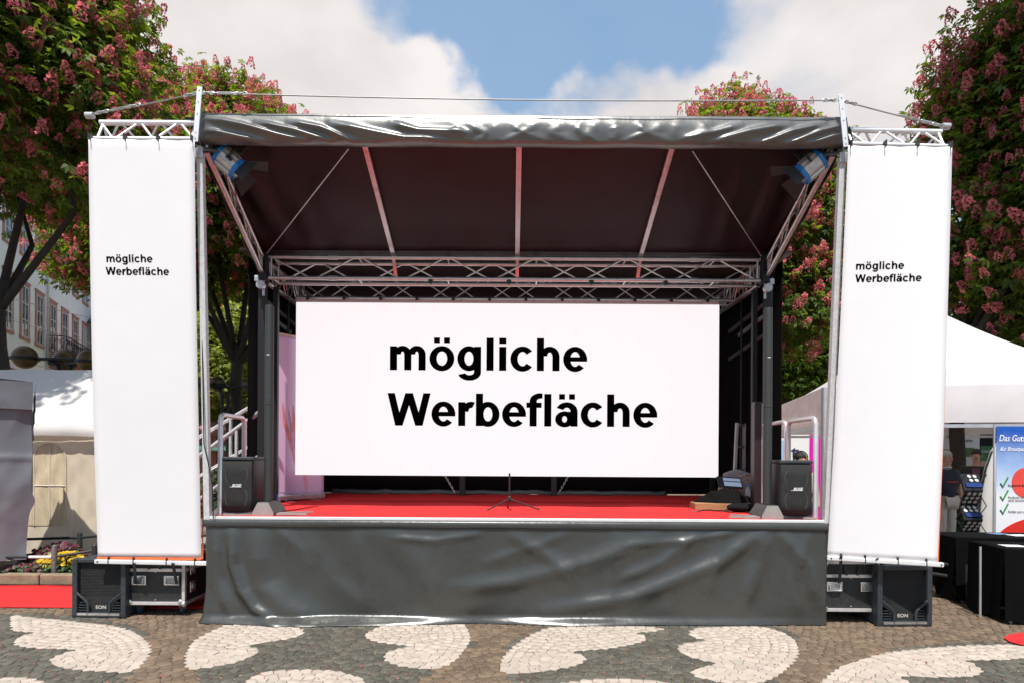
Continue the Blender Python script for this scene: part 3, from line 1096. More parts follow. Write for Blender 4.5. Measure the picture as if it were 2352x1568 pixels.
def flight_case():
    w, h, d, leg = .60, .50, .85, .115
    t = thing('flight_case', '', 'flight case', 'flight cases beside the stage')
    MB().box((0, d / 2, leg + h / 2), (w - .02, d - .02, h - .02)).build('shell', M_CASE, t)
    e = .032
    z0, z1 = leg, leg + h
    for z in (z0 + e / 2, z1 - e / 2, leg + .35):
        for y in (0, d):
            MB().box((0, y + (.008 if y == 0 else -.008), z), (w - 2 * e, .03, e)).build('edge_profile', M_CASE_ALU, t, bevel=.003)
        for x in (-w / 2 + .008, w / 2 - .008):
            MB().box((x, d / 2, z), (.03, d - .04, e)).build('edge_profile', M_CASE_ALU, t, bevel=.003)
    for x in (-w / 2 + e / 2 - .004, w / 2 - e / 2 + .004):
        for y in (.006, d - .006):
            MB().box((x, y, leg + h / 2), (e, .036, h)).build('edge_profile', M_CASE_ALU, t, bevel=.003)
    for sx in (-1, 1):
        for z, sz in ((z0 + .012, 1), (z1 - .012, -1)):
            b = MB()
            b.ball((sx * (w / 2 - .012), .0, z), .030, 10)
            b.ball((sx * (w / 2 - .045), -.008, z + sz * .02), .026, 10, (1, .35, 1))
            b.build('ball_corner', M_CHROME, t, smooth=True)
    for sx in (-1, 1):
        hx, hz = sx * .165, leg + .245
        p = MB().box((hx, -.002, hz), (.155, .012, .098)).build('handle_plate', M_CHROME, t, bevel=.012)
        MB().box((hx, -.0085, hz - .006), (.118, .004, .064)).build('handle_dish', mat('dish_steel', (.33, .35, .36), .35, .7), p, bevel=.006)
        MB().path([(hx - .052, -.012, hz + .028), (hx - .052, -.02, hz - .028), (hx - .04, -.022, hz - .035), (hx + .04, -.022, hz - .035), (hx + .052, -.02, hz - .028), (hx + .052, -.012, hz + .028)],
                  .006, 8).build('handle_grip', M_CHROME, p, smooth=True)
        for y, z in ((.14, leg + .34), (.14, leg + .16), (.62, leg + .34)):
            lt = MB().box((sx * (w / 2 + .004), y, z), (.014, .10, .11)).build('butterfly_latch', M_CHROME, t, bevel=.008)
            MB().lathe([(.03, 0), (.03, .008), (.012, .014)], (sx * (w / 2 + .011), y, z), (sx, 0, 0), 12).build('latch_wing', M_STEEL, lt)
        for y in (.10, d - .12):
            c = MB().box((sx * .22, y, leg - .008), (.09, .09, .012)).build('caster', M_CHROME, t)
            MB().bar((sx * .22 - .018, y, leg - .01), (sx * .22 - .018, y + .03, .045), .006, .05).bar((sx * .22 + .018, y, leg - .01), (sx * .22 + .018, y + .03, .045), .006, .05).build('caster_fork', M_CHROME, c)
            MB().lathe([(.02, -.016), (.046, -.014), (.046, .014), (.02, .016)], (sx * .22, y + .03, .046), (1, 0, 0), 18).build('caster_wheel', M_WHEEL, c, smooth=True)
    for (x, z) in ((0, leg + .325), (0, leg + .05)):
        MB().ball((x, .008, z), .008, 8).build('rivet', M_CHROME, t)
    for s in (-1, 1):
        MB().bar((s * .075, -.012, leg + h - .05), (s * .05, -.012, leg + .36), .02, .006, up=(0, 1, 0)).build('strap_tail', M_BLACK, t)
    return t


spk = floor_speaker()
p = gnd(213, 1423)
spk.location = (p.x, 6.12, 0)
spk.rotation_euler.z = R(-2)
spk['label'] = 'large black floor speaker left of the stage, standing by the red carpet and flowers'
s2 = copy_tree(spk)
s2.location = (gnd(2074, 1436).x, 5.98, 0)
s2.rotation_euler.z = R(2.5)
s2['label'] = 'large black floor speaker right of the stage, next to the black table'
fc = flight_case()
fc.location = ((358 - CX) / F * 6.17, 6.17, 0)
fc['label'] = 'silver edged black flight case with two handles and latches, left of the skirt'
fc2 = copy_tree(fc)
fc2.location = (3.345, 6.07, 0)
fc2.rotation_euler.z = R(-1)
fc2['label'] = 'silver edged black flight case half hidden behind the right end of the skirt'
# black straps tying the banner tubes to the flight cases
for nm, (u0, v0, y0, u1, v1, y1), lb in (('a', (308, 1292, 6.0, 312, 1340, 6.14), 'outer black tie strap from left banner tube to flight case handle'),
                                          ('b', (397, 1292, 6.0, 406, 1340, 6.14), 'inner black tie strap from left banner tube to flight case handle'),
                                          ('c', (1932, 1276, 5.92, 1928, 1338, 6.04), 'black tie strap from right banner tube to flight case, nearest the skirt'),
                                          ('d', (2015, 1281, 5.84, 2008, 1330, 6.04), 'black tie strap from right banner tube to flight case, nearest the floor speaker')):
    a, b = px(u0, v0, y0), px(u1, v1, y1)
    m = a.lerp(b, .5)
    MBs = MB().bar(a, b, .03, .006, up=(0, 1, 0))
    tag(MBs.build('tie_strap', M_BLACK), lb, 'strap', 'straps holding the banner tubes')

# ================================================================== ON THE STAGE
def bass_box():
    w, h, d = .315, .585, .42
    t = thing('bass_speaker', '', 'speaker', 'bass boxes on the stage corners')
    MB().box((0, d / 2 + .015, h / 2), (w - .006, d - .03, h - .06)).build('cabinet', M_BLACK, t, bevel=.008)
    MB().box((0, d / 2, h - .018), (w + .006, d, .036)).build('top_cap', M_SPK, t, bevel=.010)
    MB().box((0, d / 2, .02), (w + .004, d, .04)).build('base_cap', M_SPK, t, bevel=.008)
    g = MB()
    g.grid(lambda a, b: ((a - .5) * (w - .012), .006 - .02 * math.sin(a * math.pi), .045 + b * (h - .09)), 12, 4)
    g.build('grille', M_GRILLE, t, smooth='full', solid=.004)
    for z in (.18, .40):
        MB().lathe([(.10, .0), (.112, .004), (.12, 0.0)], (0, -.006, z), (0, -1, 0), 28).build('cone_ring', mat('cone_dark_grey', (.035, .036, .035), .5), t)  # plain dark grey for the faint woofer outlines
        MB().lathe([(.03, 0), (.02, .004)], (0, -.0115, z), (0, -1, 0), 16).build('dust_cap', mat('cone_dark_grey', (.026, .027, .026), .5), t)
    text_mesh('lettering', 'BOSE', M_LOGO_W, t, (-.055, -.017, .29), (1, 0, 0), (0, 0, 1), (.02, .115), bold=.03, shear=.35, yscale=.035, lift=.003)
    MB().box((.0, -.019, .286), (.115, .003, .004)).build('logo_line', M_LOGO_W, t)
    return t


bx = bass_box()
bx.location = (-2.735, 6.13, DECK + .016)
bx.rotation_euler.z = R(1)
bx['label'] = 'dark bass speaker box on the left front corner of the stage'
bx2 = copy_tree(bx)
bx2.location = (2.81, 6.10, DECK + .016)
bx2.rotation_euler.z = R(-3)
bx2['label'] = 'dark bass speaker box on the right front corner of the stage'

M_TOWER = mat('tower_speaker_grey', (.036, .040, .038), .5, 0, .12, 30)
M_FOOT = mat('tower_foot_grey', (.30, .29, .27), .5, 0, .1, 20, bump=.2, bscale=200)


def tower():
    t = thing('column_speaker', '', 'speaker', 'slim column speakers either side of the stage')
    b = MB()
    prof = [(-.17, 0), (.17, 0), (.17, .03), (.085, .135), (-.085, .135), (-.17, .03)]
    # wedge shaped foot, ridge running back
    fr = [(x * .62, -.16, z) for x, z in prof]
    bk = [(x * .8, .20, z * 1.0) for x, z in prof]
    n = 6
    b.add(fr + bk, [tuple(range(n)), tuple(range(2 * n - 1, n - 1, -1))] + [(i, i + n, (i + 1) % n + n, (i + 1) % n) for i in range(n)])
    b.build('foot', M_TOWER, t, bevel=.006)
    f = MB()
    f.prism([(x * .60, -.163, z * .98 + .002) for x, z in prof], (0, .002, 0))
    f.build('foot_front', M_FOOT, t)
    for k in range(3):
        MB().box((0, -.07 + k * .03, .137), (.11, .012, .003)).build('vent_rib', M_BLACK, t)
    for (a, L) in ((-168, .33), (-12, .34), (-150, .25), (150, .3), (28, .38)):
        c, s = math.cos(R(a)), math.sin(R(a))
        o = Vector((c * .09, s * .07 - .05, 0))
        MB().prism([o + Vector((-s * .035, c * .035, .004)), o + Vector((s * .035, -c * .035, .004)), o + Vector((c * L + s * .008, s * L - c * .008, .004)), o + Vector((c * L - s * .008, s * L + c * .008, .004))],
                   (0, 0, .018)).build('outrigger_leg', M_FOOT, t)
    MB().lathe([(.043, .13), (.043, 1.12), (.0455, 1.122), (.0455, 1.135), (.043, 1.137), (.043, 2.12), (.038, 2.125)], (0, .03, 0), (0, 0, 1), 24).build('column', M_TOWER, t, smooth=True)
    MB().box((0, -.0135, 1.62), (.028, .004, .007)).build('logo_plate', M_LOGO_W, t)
    MB().tube((.06, .12, .10), (.06, .12, .2), .012, 8).build('plug', mat('blue_plug', (.02, .05, .25), .4), t)
    return t


tw = tower()
tw.location = (px(618, 1180, 6.32).x, 6.28, DECK + .016)
tw.rotation_euler.z = R(6)
tw['label'] = 'slim dark column speaker on a wedge foot beside the left bass box'
tw2 = copy_tree(tw)
tw2.location = (px(1760, 1180, 6.3).x, 6.26, DECK + .016)
tw2.rotation_euler.z = R(-7)
tw2['label'] = 'slim dark column speaker on a wedge foot beside the right bass box'

# second column speaker further back on the right
t3 = thing('column_speaker', 'narrow black column speaker standing behind the right column near the ladder', 'speaker', 'slim column speakers either side of the stage', loc=(2.83, 7.15, DECK + .014))
MB().box((2.83, 7.15, DECK + .03), (.26, .26, .03)).build('foot', M_BLACK, t3, bevel=.01)
MB().box((2.83, 7.15, DECK + .66), (.085, .11, 1.22)).build('column', mat('maroon_black', (.03, .016, .018), .4), t3, bevel=.01)
MB().box((2.868, 7.088, DECK + .75), (.008, .01, 1.0)).build('edge_strip', M_STEEL, t3)

# lilac roll-up banner behind the left column
def lilac_mat():
    m = mat('lilac_banner_print', (.66, .46, .66), .6, 0, .03, 2)
    nt = m.node_tree
    nd, lk = nt.nodes, nt.links
    b = nd['Principled BSDF']
    src = b.inputs['Base Color'].links[0].from_socket
    tcn = nd.new('ShaderNodeTexCoord')
    mp = nd.new('ShaderNodeMapping')
    mp.inputs['Scale'].default_value = (7, 7, 1.6)
    lk.new(tcn.outputs['Object'], mp.inputs[0])
    nz = nd.new('ShaderNodeTexNoise')
    nz.inputs['Scale'].default_value = .9
    nz.inputs['Detail'].default_value = 3
    lk.new(mp.outputs[0], nz.inputs['Vector'])
    mr = nd.new('ShaderNodeMapRange')
    mr.inputs['From Min'].default_value = .57
    mr.inputs['From Max'].default_value = .72
    mr.inputs['To Max'].default_value = .75
    lk.new(nz.outputs['Fac'], mr.inputs['Value'])
    sp = nd.new('ShaderNodeSeparateXYZ')
    lk.new(tcn.outputs['Object'], sp.inputs[0])
    z = nd.new('ShaderNodeMapRange')
    z.inputs['From Min'].default_value = 1.15
    z.inputs['From Max'].default_value = .95
    lk.new(sp.outputs[2], z.inputs['Value'])
    mu = nd.new('ShaderNodeMath'); mu.operation = 'MULTIPLY'
    lk.new(mr.outputs['Result'], mu.inputs[0]); lk.new(z.outputs['Result'], mu.inputs[1])
    mx = nd.new('ShaderNodeMix'); mx.data_type = 'RGBA'
    lk.new(mu.outputs[0], mx.inputs[0])
    lk.new(src, mx.inputs[6])
    mx.inputs[7].default_value = (.6, .13, .14, 1)
    lk.new(mx.outputs[2], b.inputs['Base Color'])
    return m


ra, rb = Vector((-3.18, 8.0, DECK + .02)), Vector((-2.66, 8.72, DECK + .02))
ru = thing('rollup_banner', 'lilac roll-up banner with a red brush stroke behind the left column speaker', 'banner', loc=(ra + rb) / 2)
fl = Fold(71, 5, 1.5, 5)
rdir = (rb - ra).normalized()
rn = Vector((-rdir.y, rdir.x, 0))
MB().grid(lambda a, b: ra + (rb - ra) * a + Vector((0, 0, .07 + b * 2.12)) + rn * (.012 * fl(a * 2, b * 3)), 16, 40).build('printed_sheet', lilac_mat(), ru, smooth='full', solid=.002)
MB().bar(ra + Vector((0, 0, .04)), rb + Vector((0, 0, .04)), .10, .075, up=(0, 0, 1)).build('cassette', M_ALU, ru, bevel=.015)
MB().bar(ra + Vector((0, 0, 2.20)), rb + Vector((0, 0, 2.20)), .02, .03, up=(0, 0, 1)).build('top_rail', mat('beige_rail', (.6, .45, .35), .5), ru)
for t in (.3, .75):
    q_ = ra.lerp(rb, t)
    MB().bar(q_ - rn * .02, q_ - rn * .22 + Vector((0, 0, -.008)), .03, .01).build('foot', M_ALU, ru)

M_STROKE = [mat('coral_brush', (.60, .20, .20), .6, 0, .3, 9), mat('mauve_brush', (.42, .28, .44), .6, 0, .3, 9)]
for (u, cs, w_, k) in ((.50, [(.26, 1.30), (.30, 1.05), (.40, .80), (.46, .58)], .045, 0), (.5, [(.44, 1.28), (.46, 1.0), (.44, .75), (.47, .50)], .05, 0), (.5, [(.36, 1.22), (.40, 1.0), (.45, .78), (.50, .42)], .03, 1),
                       (.5, [(.52, 1.2), (.50, .95), (.48, .7)], .03, 1)):
    st_ = MB()
    n_ = len(cs) - 1
    l_, r_ = [], []
    for i in range(13):
        t_ = i / 12 * n_
        j = min(int(t_), n_ - 1)
        a_ = cs[j][0] + (cs[j + 1][0] - cs[j][0]) * (t_ - j)
        z_ = cs[j][1] + (cs[j + 1][1] - cs[j][1]) * (t_ - j)
        w2 = w_ * math.sin(math.pi * (i + .6) / 13.2) * .8
        for lst, sg in ((l_, -1), (r_, 1)):
            aa = a_ + sg * w2
            lst.append(ra + (rb - ra) * aa + Vector((0, 0, z_)) + rn * (.012 * fl(aa * 2, (z_ - .07) / 2.12 * 3)) - rn * (.0035 + .0008 * k))
    st_.add(l_ + r_, [(i, i + 13, i + 14, i + 1) for i in range(12)])
    st_.build('brush_stroke', M_STROKE[k], ru)

# microphone tripod
mp_ = Vector((px(1170, 1150, 7.0).x, 7.0, DECK + .014))
mic = thing('microphone_stand', 'low black tripod microphone stand in the middle of the stage', 'stand', loc=mp_)
MB().tube(mp_ + Vector((0, 0, .10)), mp_ + Vector((0, 0, .42)), .010, 10).build('pole', M_BLACK, mic, smooth=True)
MB().lathe([(.016, .10), (.02, .11), (.02, .15), (.012, .16)], mp_, (0, 0, 1), 12).build('hub', M_BLACK, mic, smooth=True)
for (dx, dy) in ((-.24, -.10), (.33, .02), (-.02, .26), ):
    MB().tube(mp_ + Vector((0, 0, .13)), mp_ + Vector((dx, dy, .012)), .008, 8).build('leg', M_BLACK, mic, smooth=True)
    MB().ball(mp_ + Vector((dx, dy, .012)), .012, 8).build('rubber_foot', M_BLACK, mic)

# spotlights under the front beam
M_LAMP_BODY = mat('lamp_housing_silver', (.62, .60, .57), .38, .5, .2, 20)
M_BLUE = mat('lamp_blue', (.015, .22, .62), .4, 0, .1, 20)
M_BARN = mat('barn_door_metal', (.03, .03, .028), .6, .1, .2, 14)


def spotlight():
    t = thing('stage_spotlight', '', 'spotlight', 'spotlights under the roof corners')
    # axis +X is the beam
    b = MB()
    b.lathe([(.085, -.10), (.105, -.09), (.105, .07), (.085, .08)], (0, 0, 0), (1, 0, 0), 8)
    b.build('housing', M_LAMP_BODY, t, bevel=.006)
    for k in range(7):
        a = k * math.pi / 4 + .39
        MB().box((-.01, .106 * math.cos(a), .106 * math.sin(a)), (.15, .012, .012)).build('cooling_fin', M_LAMP_BODY, t)
    MB().lathe([(.112, .068), (.118, .075), (.118, .105), (.100, .112)], (0, 0, 0), (1, 0, 0), 8).build('front_ring', M_BLUE, t, bevel=.004)
    MB().lathe([(.104, -.125), (.116, -.118), (.116, -.088), (.108, -.085)], (0, 0, 0), (1, 0, 0), 8).build('rear_ring', M_BLUE, t, bevel=.004)
    MB().lathe([(.088, .105), (.07, .125), (.03, .14)], (0, 0, 0), (1, 0, 0), 20).build('lens', mat('lens_glass', (.25, .27, .3), .05, 0, 0, coat=1), t, smooth=True)
    for (a, L) in ((90, .20), (-90, .20), (0, .15), (180, .15)):
        c, s = math.cos(R(a)), math.sin(R(a))
        o = Vector((.115, .10 * c, .10 * s))
        w = Vector((0, -s, c))
        e = Vector((.75, .66 * c, .66 * s)).normalized() * L
        MB().prism([o - w * .075, o + w * .075, o + e + w * .12, o + e * 1.0 - w * .12], Vector((-.3, .6 * c, .6 * s)).normalized() * .003).build('barn_door', M_BARN, t)
    MB().path([(-.01, -.125, 0), (-.01, -.13, .09), (-.01, -.08, .15), (-.01, .08, .15), (-.01, .13, .09), (-.01, .125, 0)], .010, 8).build('yoke', M_BLACK, t, smooth=True)
    MB().box((.0, 0, .185), (.035, .035, .09)).build('clamp', M_BLACK, t, bevel=.006)
    MB().box((-.0, -.108, .0), (.06, .004, .035)).build('name_plate', M_BLACK, t)
    return t


def aim(o, d, roll=0):
    q_ = Vector(d).to_track_quat('X', 'Z')
    o.rotation_euler = (q_ @ Quaternion((1, 0, 0), roll)).to_euler()


sp = spotlight()
sp.location = px(527, 374, 6.02)
aim(sp, (.72, .30, -.60))
sp['label'] = 'blue and silver spotlight with barn doors under the left roof corner'
sp2 = copy_tree(sp)
sp2.location = px(1860, 386, 6.02)
aim(sp2, (-.72, .30, -.60))
sp2['label'] = 'blue and silver spotlight with barn doors under the right roof corner'
for o_, nm in ((sp, 'l'), (sp2, 'r')):
    a = o_.location + Vector((.02 if nm == 'l' else -.02, -.02, .12))
    MB().tube(a, (a.x + (.06 if nm == 'l' else -.06), 5.93, 4.65), .012, 8).build('hanging_arm', M_BLACK, stage, smooth=True)

# ladder against the right drape
M_DULL = mat('dull_ladder_aluminium', (.42, .40, .40), .45, .5)
ld = thing('ladder', 'short aluminium ladder leaning at the right side of the stage', 'ladder', loc=(2.93, 8.2, DECK + .014))
la, lb = Vector((2.87, 8.0, DECK + .016)), Vector((2.92, 8.02, 2.08))
lc, le = Vector((3.08, 8.2, DECK + .016)), Vector((3.08, 8.2, 2.08))
MB().bar(la, lb, .03, .05).build('stile', M_DULL, ld)
MB().bar(lc, le, .03, .05).build('stile', M_DULL, ld)
for t in (.13, .42, .71, .98):
    MB().bar(la.lerp(lb, t), lc.lerp(le, t), .03, .03).build('rung', M_DULL, ld)

# clutter on the right: boards, cloth, leopard bag, tablet, bottle, cables
M_WOOD = mat('pine_board', (.36, .20, .09), .6, 0, .2, 6, stretch=(1, 8, 8))
b1 = px(1592, 1145, 7.15)
wb = MB().box((px(1650, 1150, 7.2).x, 7.32, DECK + .055), (.52, .34, .075), Matrix.Rotation(R(-6), 3, 'Z')).build('wooden_board', M_WOOD, bevel=.004)
tag(wb, 'thick pine board lying on the red carpet under the black cloth', 'board')
wb2 = MB().box((px(1702, 1128, 8.3).x, 8.2, DECK + .06), (.42, .3, .08), Matrix.Rotation(R(4), 3, 'Z')).build('wooden_board', M_WOOD, bevel=.004)
tag(wb2, 'smaller pine board behind the black cloth near the ladder', 'board')
f_c = Fold(81, 8, 6, 18)
hp = MB()
hc = Vector((px(1672, 1135, 7.3).x, 7.36, DECK + .095))


def heap(a, b):
    th = a * 2 * math.pi
    r = (.30 + .06 * math.sin(th * 3)) * b
    z = .17 * (1 - b ** 1.6) * (1 + .3 * f_c(math.cos(th) * b, math.sin(th) * b)) + .012
    return hc + Vector((r * math.cos(th) * 1.15, r * math.sin(th) * .5, z - .012))


hp.grid(heap, 40, 12)
tag(hp.build('cloth_heap', M_BLACK_MATT, smooth='full'), 'crumpled black cloth lying on the pine board', 'cloth')


def leopard_mat():
    m = mat('leopard_print', (.42, .30, .24), .8, 0, .2, 6, bump=.4, bscale=80)
    nt = m.node_tree
    nd, lk = nt.nodes, nt.links
    b = nd['Principled BSDF']
    src = b.inputs['Base Color'].links[0].from_socket
    tcn = nd.new('ShaderNodeTexCoord')
    vo = nd.new('ShaderNodeTexVoronoi')
    vo.inputs['Scale'].default_value = 75
    lk.new(tcn.outputs['Object'], vo.inputs['Vector'])
    mr = nd.new('ShaderNodeMapRange')
    mr.inputs['From Min'].default_value = .34
    mr.inputs['From Max'].default_value = .42
    lk.new(vo.outputs['Distance'], mr.inputs['Value'])
    mx = nd.new('ShaderNodeMix'); mx.data_type = 'RGBA'
    lk.new(mr.outputs['Result'], mx.inputs[0])
    mx.inputs[6].default_value = (.035, .018, .014, 1)
    lk.new(src, mx.inputs[7])
    lk.new(mx.outputs[2], b.inputs['Base Color'])
    return m


bc = Vector((px(1685, 1110, 8.2).x + .02, 7.85, DECK + .014))
bag = thing('leopard_bag', 'leopard print bag with a pale open lining behind the black cloth', 'bag', loc=bc)
lm = leopard_mat()
bm_ = MB()
f_b = Fold(91, 6, 4, 9)


def bagpt(a, b):
    th = a * 2 * math.pi
    prof = (.7 + .45 * math.sin(b * math.pi * .8))
    w, d_ = .29 * prof, .13 * prof
    return bc + Vector((w * math.cos(th) * (1 + .05 * f_b(a * 6, b)), d_ * math.sin(th), .36 * b + .05 * b * math.cos(th + .5) + .02 * math.sin(3 * th) * b))


bm_.grid(bagpt, 36, 12)
bm_.build('bag_body', lm, bag, smooth='full', solid=.012)
li = MB()
li.grid(lambda a, b: bc + Vector(((a - .5) * .52, .10 - .05 * (1 - (2 * a - 1) ** 2) - .04 * b, .16 + .25 * b + .05 * math.sin(a * 5) * b)), 20, 8)
li.build('lining', mat('pale_lining', (.42, .39, .36), .8), bag, smooth='full', solid=.01)
rim = MB().path([bagpt(i / 36, 1.0) for i in range(37)], .022, 8).build('fur_rim', lm, bag, smooth='full')
tb_ = thing('tablet', 'tablet with a lit pale blue screen propped on the leopard bag', 'tablet', loc=px(1678, 1107, 7.6))
tc_ = px(1676, 1107, 7.62)
rt = Matrix.Rotation(R(-38), 3, 'X') @ Matrix.Rotation(R(6), 3, 'Z')
MB().box(tc_, (.31, .015, .16), rt).build('casing', M_BLACK, tb_, bevel=.004)
M_TAB = mat('tablet_screen', (.3, .36, .45), .2, emit=(.62, .74, 1, .22))
MB().box(tc_ + rt @ Vector((.03, -.009, 0)), (.22, .002, .12), rt).build('screen', M_TAB, tb_)
MB().box(tc_ + rt @ Vector((.03, -.011, .01)), (.22, .002, .012), rt).build('screen_bar', M_BLACK, tb_)
MB().bar(tc_ + rt @ Vector((0, .01, -.05)), Vector((tc_.x, tc_.y + .1, DECK + .02)), .02, .02).build('prop', M_BLACK, tb_)
bo = px(1694, 1112, 7.7)
bt = thing('water_bottle', 'small clear bottle with a blue cap beside the tablet', 'bottle', loc=(bo.x + .09, 7.6, DECK + .014))
o = Vector((bo.x + .09, 7.6, DECK + .014))
MB().lathe([(.028, 0), (.032, .01), (.032, .2), (.014, .25), (.014, .26)], o, (0, 0, 1), 16).build('body', mat('clear_plastic', (.35, .4, .42), .1, 0, .05, coat=.6), bt, smooth=True)
MB().lathe([(.017, .255), (.017, .285)], o, (0, 0, 1), 14).build('cap', M_BLUE, bt, smooth=True)
# black pouch and cables near the right foot
po = Vector((px(1708, 1160, 6.9).x, 6.95, DECK + .014))
f_p = Fold(95, 5, 8, 16)
pc = MB()
pc.grid(lambda a, b: po + Vector(((.17 * math.cos(a * 6.283)) * math.sin(b * 3.14 * .96 + .05), .11 * math.sin(a * 6.283) * math.sin(b * 3.14 * .96 + .05), .05 - .05 * math.cos(b * 3.14) + .022 * f_p(a * 4, b) * math.sin(b * 3.14))), 24, 12)
tag(pc.build('black_pouch', mat('black_nylon', (.008, .008, .009), .85, spec=.15, bump=.5, bscale=30), smooth='full'), 'limp black pouch lying between the pine board and the right column foot', 'pouch')
for k, (pts, lb) in enumerate((([(1590, 1174), (1640, 1170), (1680, 1174), (1720, 1168)], 'thin black cable trailing nearest the front on the sunlit carpet at right'),
                               ([(1660, 1168), (1700, 1172), (1730, 1178), (1745, 1172)], 'looped black cable on the carpet beside the right column foot'))):
    cb = MB()
    w = []
    for i in range(25):
        t = i / 24 * (len(pts) - 1)
        j = min(int(t), len(pts) - 2)
        a, b = pts[j], pts[j + 1]
        u, v = a[0] + (b[0] - a[0]) * (t - j), a[1] + (b[1] - a[1]) * (t - j)
        g_ = gnd(u + 5 * math.sin(i * 1.3 + k), v + 1.2 * math.sin(i * .9), DECK + .024)
        w.append(g_)
    cb.path(w, .008, 6)
    tag(cb.build('audio_cable', M_BLACK, smooth=True), lb, 'cable', 'cables on the stage carpet')

# stairs on the left of the stage
st = thing('stage_stairs', 'aluminium stairs with two handrails leading up to the left side of the stage', 'stairs', loc=(-4.1, 8.2, 0))
for i in range(5):
    x, z = -4.75 + i * .29, .18 + i * .19
    tr = MB().box((x, 8.25, z), (.26, .95, .035)).build('tread', M_ALU, st, bevel=.004)
for y in (7.8, 8.7):
    MB().bar((-4.95, y, .06), (-3.45, y, 1.02), .035, .16).build('stringer', M_ALU, st)
    a, b = (px(430, 1066, y), px(613, 933, y)) if y < 8 else (px(430, 1020, y), px(591, 924, y))
    MB().tube(a, b, .028, 12).build('handrail', M_RAIL, st, smooth=True)
    MB().tube(a - Vector((0, 0, .55)), b - Vector((0, 0, .55)), .022, 12).build('mid_rail', M_RAIL, st, smooth=True)
    for t in (.12, .62, .96):
        q_ = a.lerp(b, t)
        zb = max(.0, min(1.0, (q_.x + 4.95) / 1.5 * .95 - .02))
        MB().tube((q_.x, q_.y, zb), q_, .022, 12).build('rail_post', M_RAIL, st, smooth=True)
for x in (-4.8, -3.6):
    for y in (7.8, 8.7):
        MB().tube((x, y, 0), (x, y, .12 if x < -4 else .86), .02, 8).build('support_leg', M_RAIL, st, smooth=True)


# ================================================================== THE GROUND
def cobble_mat():
    m = mat('cobble_ground', (.15, .105, .072), .85, 0, .25, 2.5)
    nt = m.node_tree
    nd, lk = nt.nodes, nt.links
    b = nd['Principled BSDF']
    src = b.inputs['Base Color'].links[0].from_socket
    tcn = nd.new('ShaderNodeTexCoord')
    vo = nd.new('ShaderNodeTexVoronoi')
    vo.feature = 'DISTANCE_TO_EDGE'
    vo.inputs['Scale'].default_value = 10.5
    lk.new(tcn.outputs['Object'], vo.inputs['Vector'])
    vc = nd.new('ShaderNodeTexVoronoi')
    vc.inputs['Scale'].default_value = 10.5
    lk.new(tcn.outputs['Object'], vc.inputs['Vector'])
    mr = nd.new('ShaderNodeMapRange')
    mr.inputs['From Min'].default_value = .03
    mr.inputs['From Max'].default_value = .10
    lk.new(vo.outputs['Distance'], mr.inputs['Value'])
    mx = nd.new('ShaderNodeMix'); mx.data_type = 'RGBA'
    mx.inputs[6].default_value = (.30, .235, .15, 1)
    hs = nd.new('ShaderNodeMix'); hs.data_type = 'RGBA'; hs.blend_type = 'MULTIPLY'
    hs.inputs[0].default_value = .35
    lk.new(src, hs.inputs[6]); lk.new(vc.outputs['Color'], hs.inputs[7])
    lk.new(mr.outputs['Result'], mx.inputs[0])
    lk.new(hs.outputs[2], mx.inputs[7])
    lk.new(mx.outputs[2], b.inputs['Base Color'])
    bp = nd.new('ShaderNodeBump')
    bp.inputs['Strength'].default_value = .7
    bp.inputs['Distance'].default_value = .02
    lk.new(mr.outputs['Result'], bp.inputs['Height'])
    lk.new(bp.outputs[0], b.inputs['Normal'])
    return m


JOINT = -.0075
pav = MB()
pav.grid(lambda a, b: (-160 + a * 320, -20 + b * 330, JOINT), 4, 4)
pave = pav.build('pavement', cobble_mat())
pave.location = (0, 0, JOINT)
OFF[pave.name] = Vector((0, 0, JOINT))
for vtx in pave.data.vertices:
    vtx.co.z = 0
    vtx.co.x, vtx.co.y = vtx.co.x + 0, vtx.co.y + 145
tag(pave, 'cobbled square with pale heart shapes set in dark and brown stone', kind='structure')

M_ST_W = mat('pale_limestone', (.45, .385, .325), .8, 0, .10, 30, bump=.25, bscale=90, island=.10, dirt=.25)
M_ST_D = mat('dark_basalt', (.092, .086, .068), .75, 0, .25, 30, bump=.4, bscale=90, island=.28)
M_ST_B = mat('brown_porphyry', (.155, .110, .073), .78, 0, .2, 30, bump=.4, bscale=90, island=.26)


def z5(l):
    return [(x / 2.831, 1338.5 + y / 2.831) for x, y in l]


def z6(l):
    return [(784.6 + x / 2.9975, 1338.5 + y / 2.9975) for x, y in l]


def z8(l):
    return [(1800 + x / 3.782, 1153.8 + y / 3.782) for x, y in l]


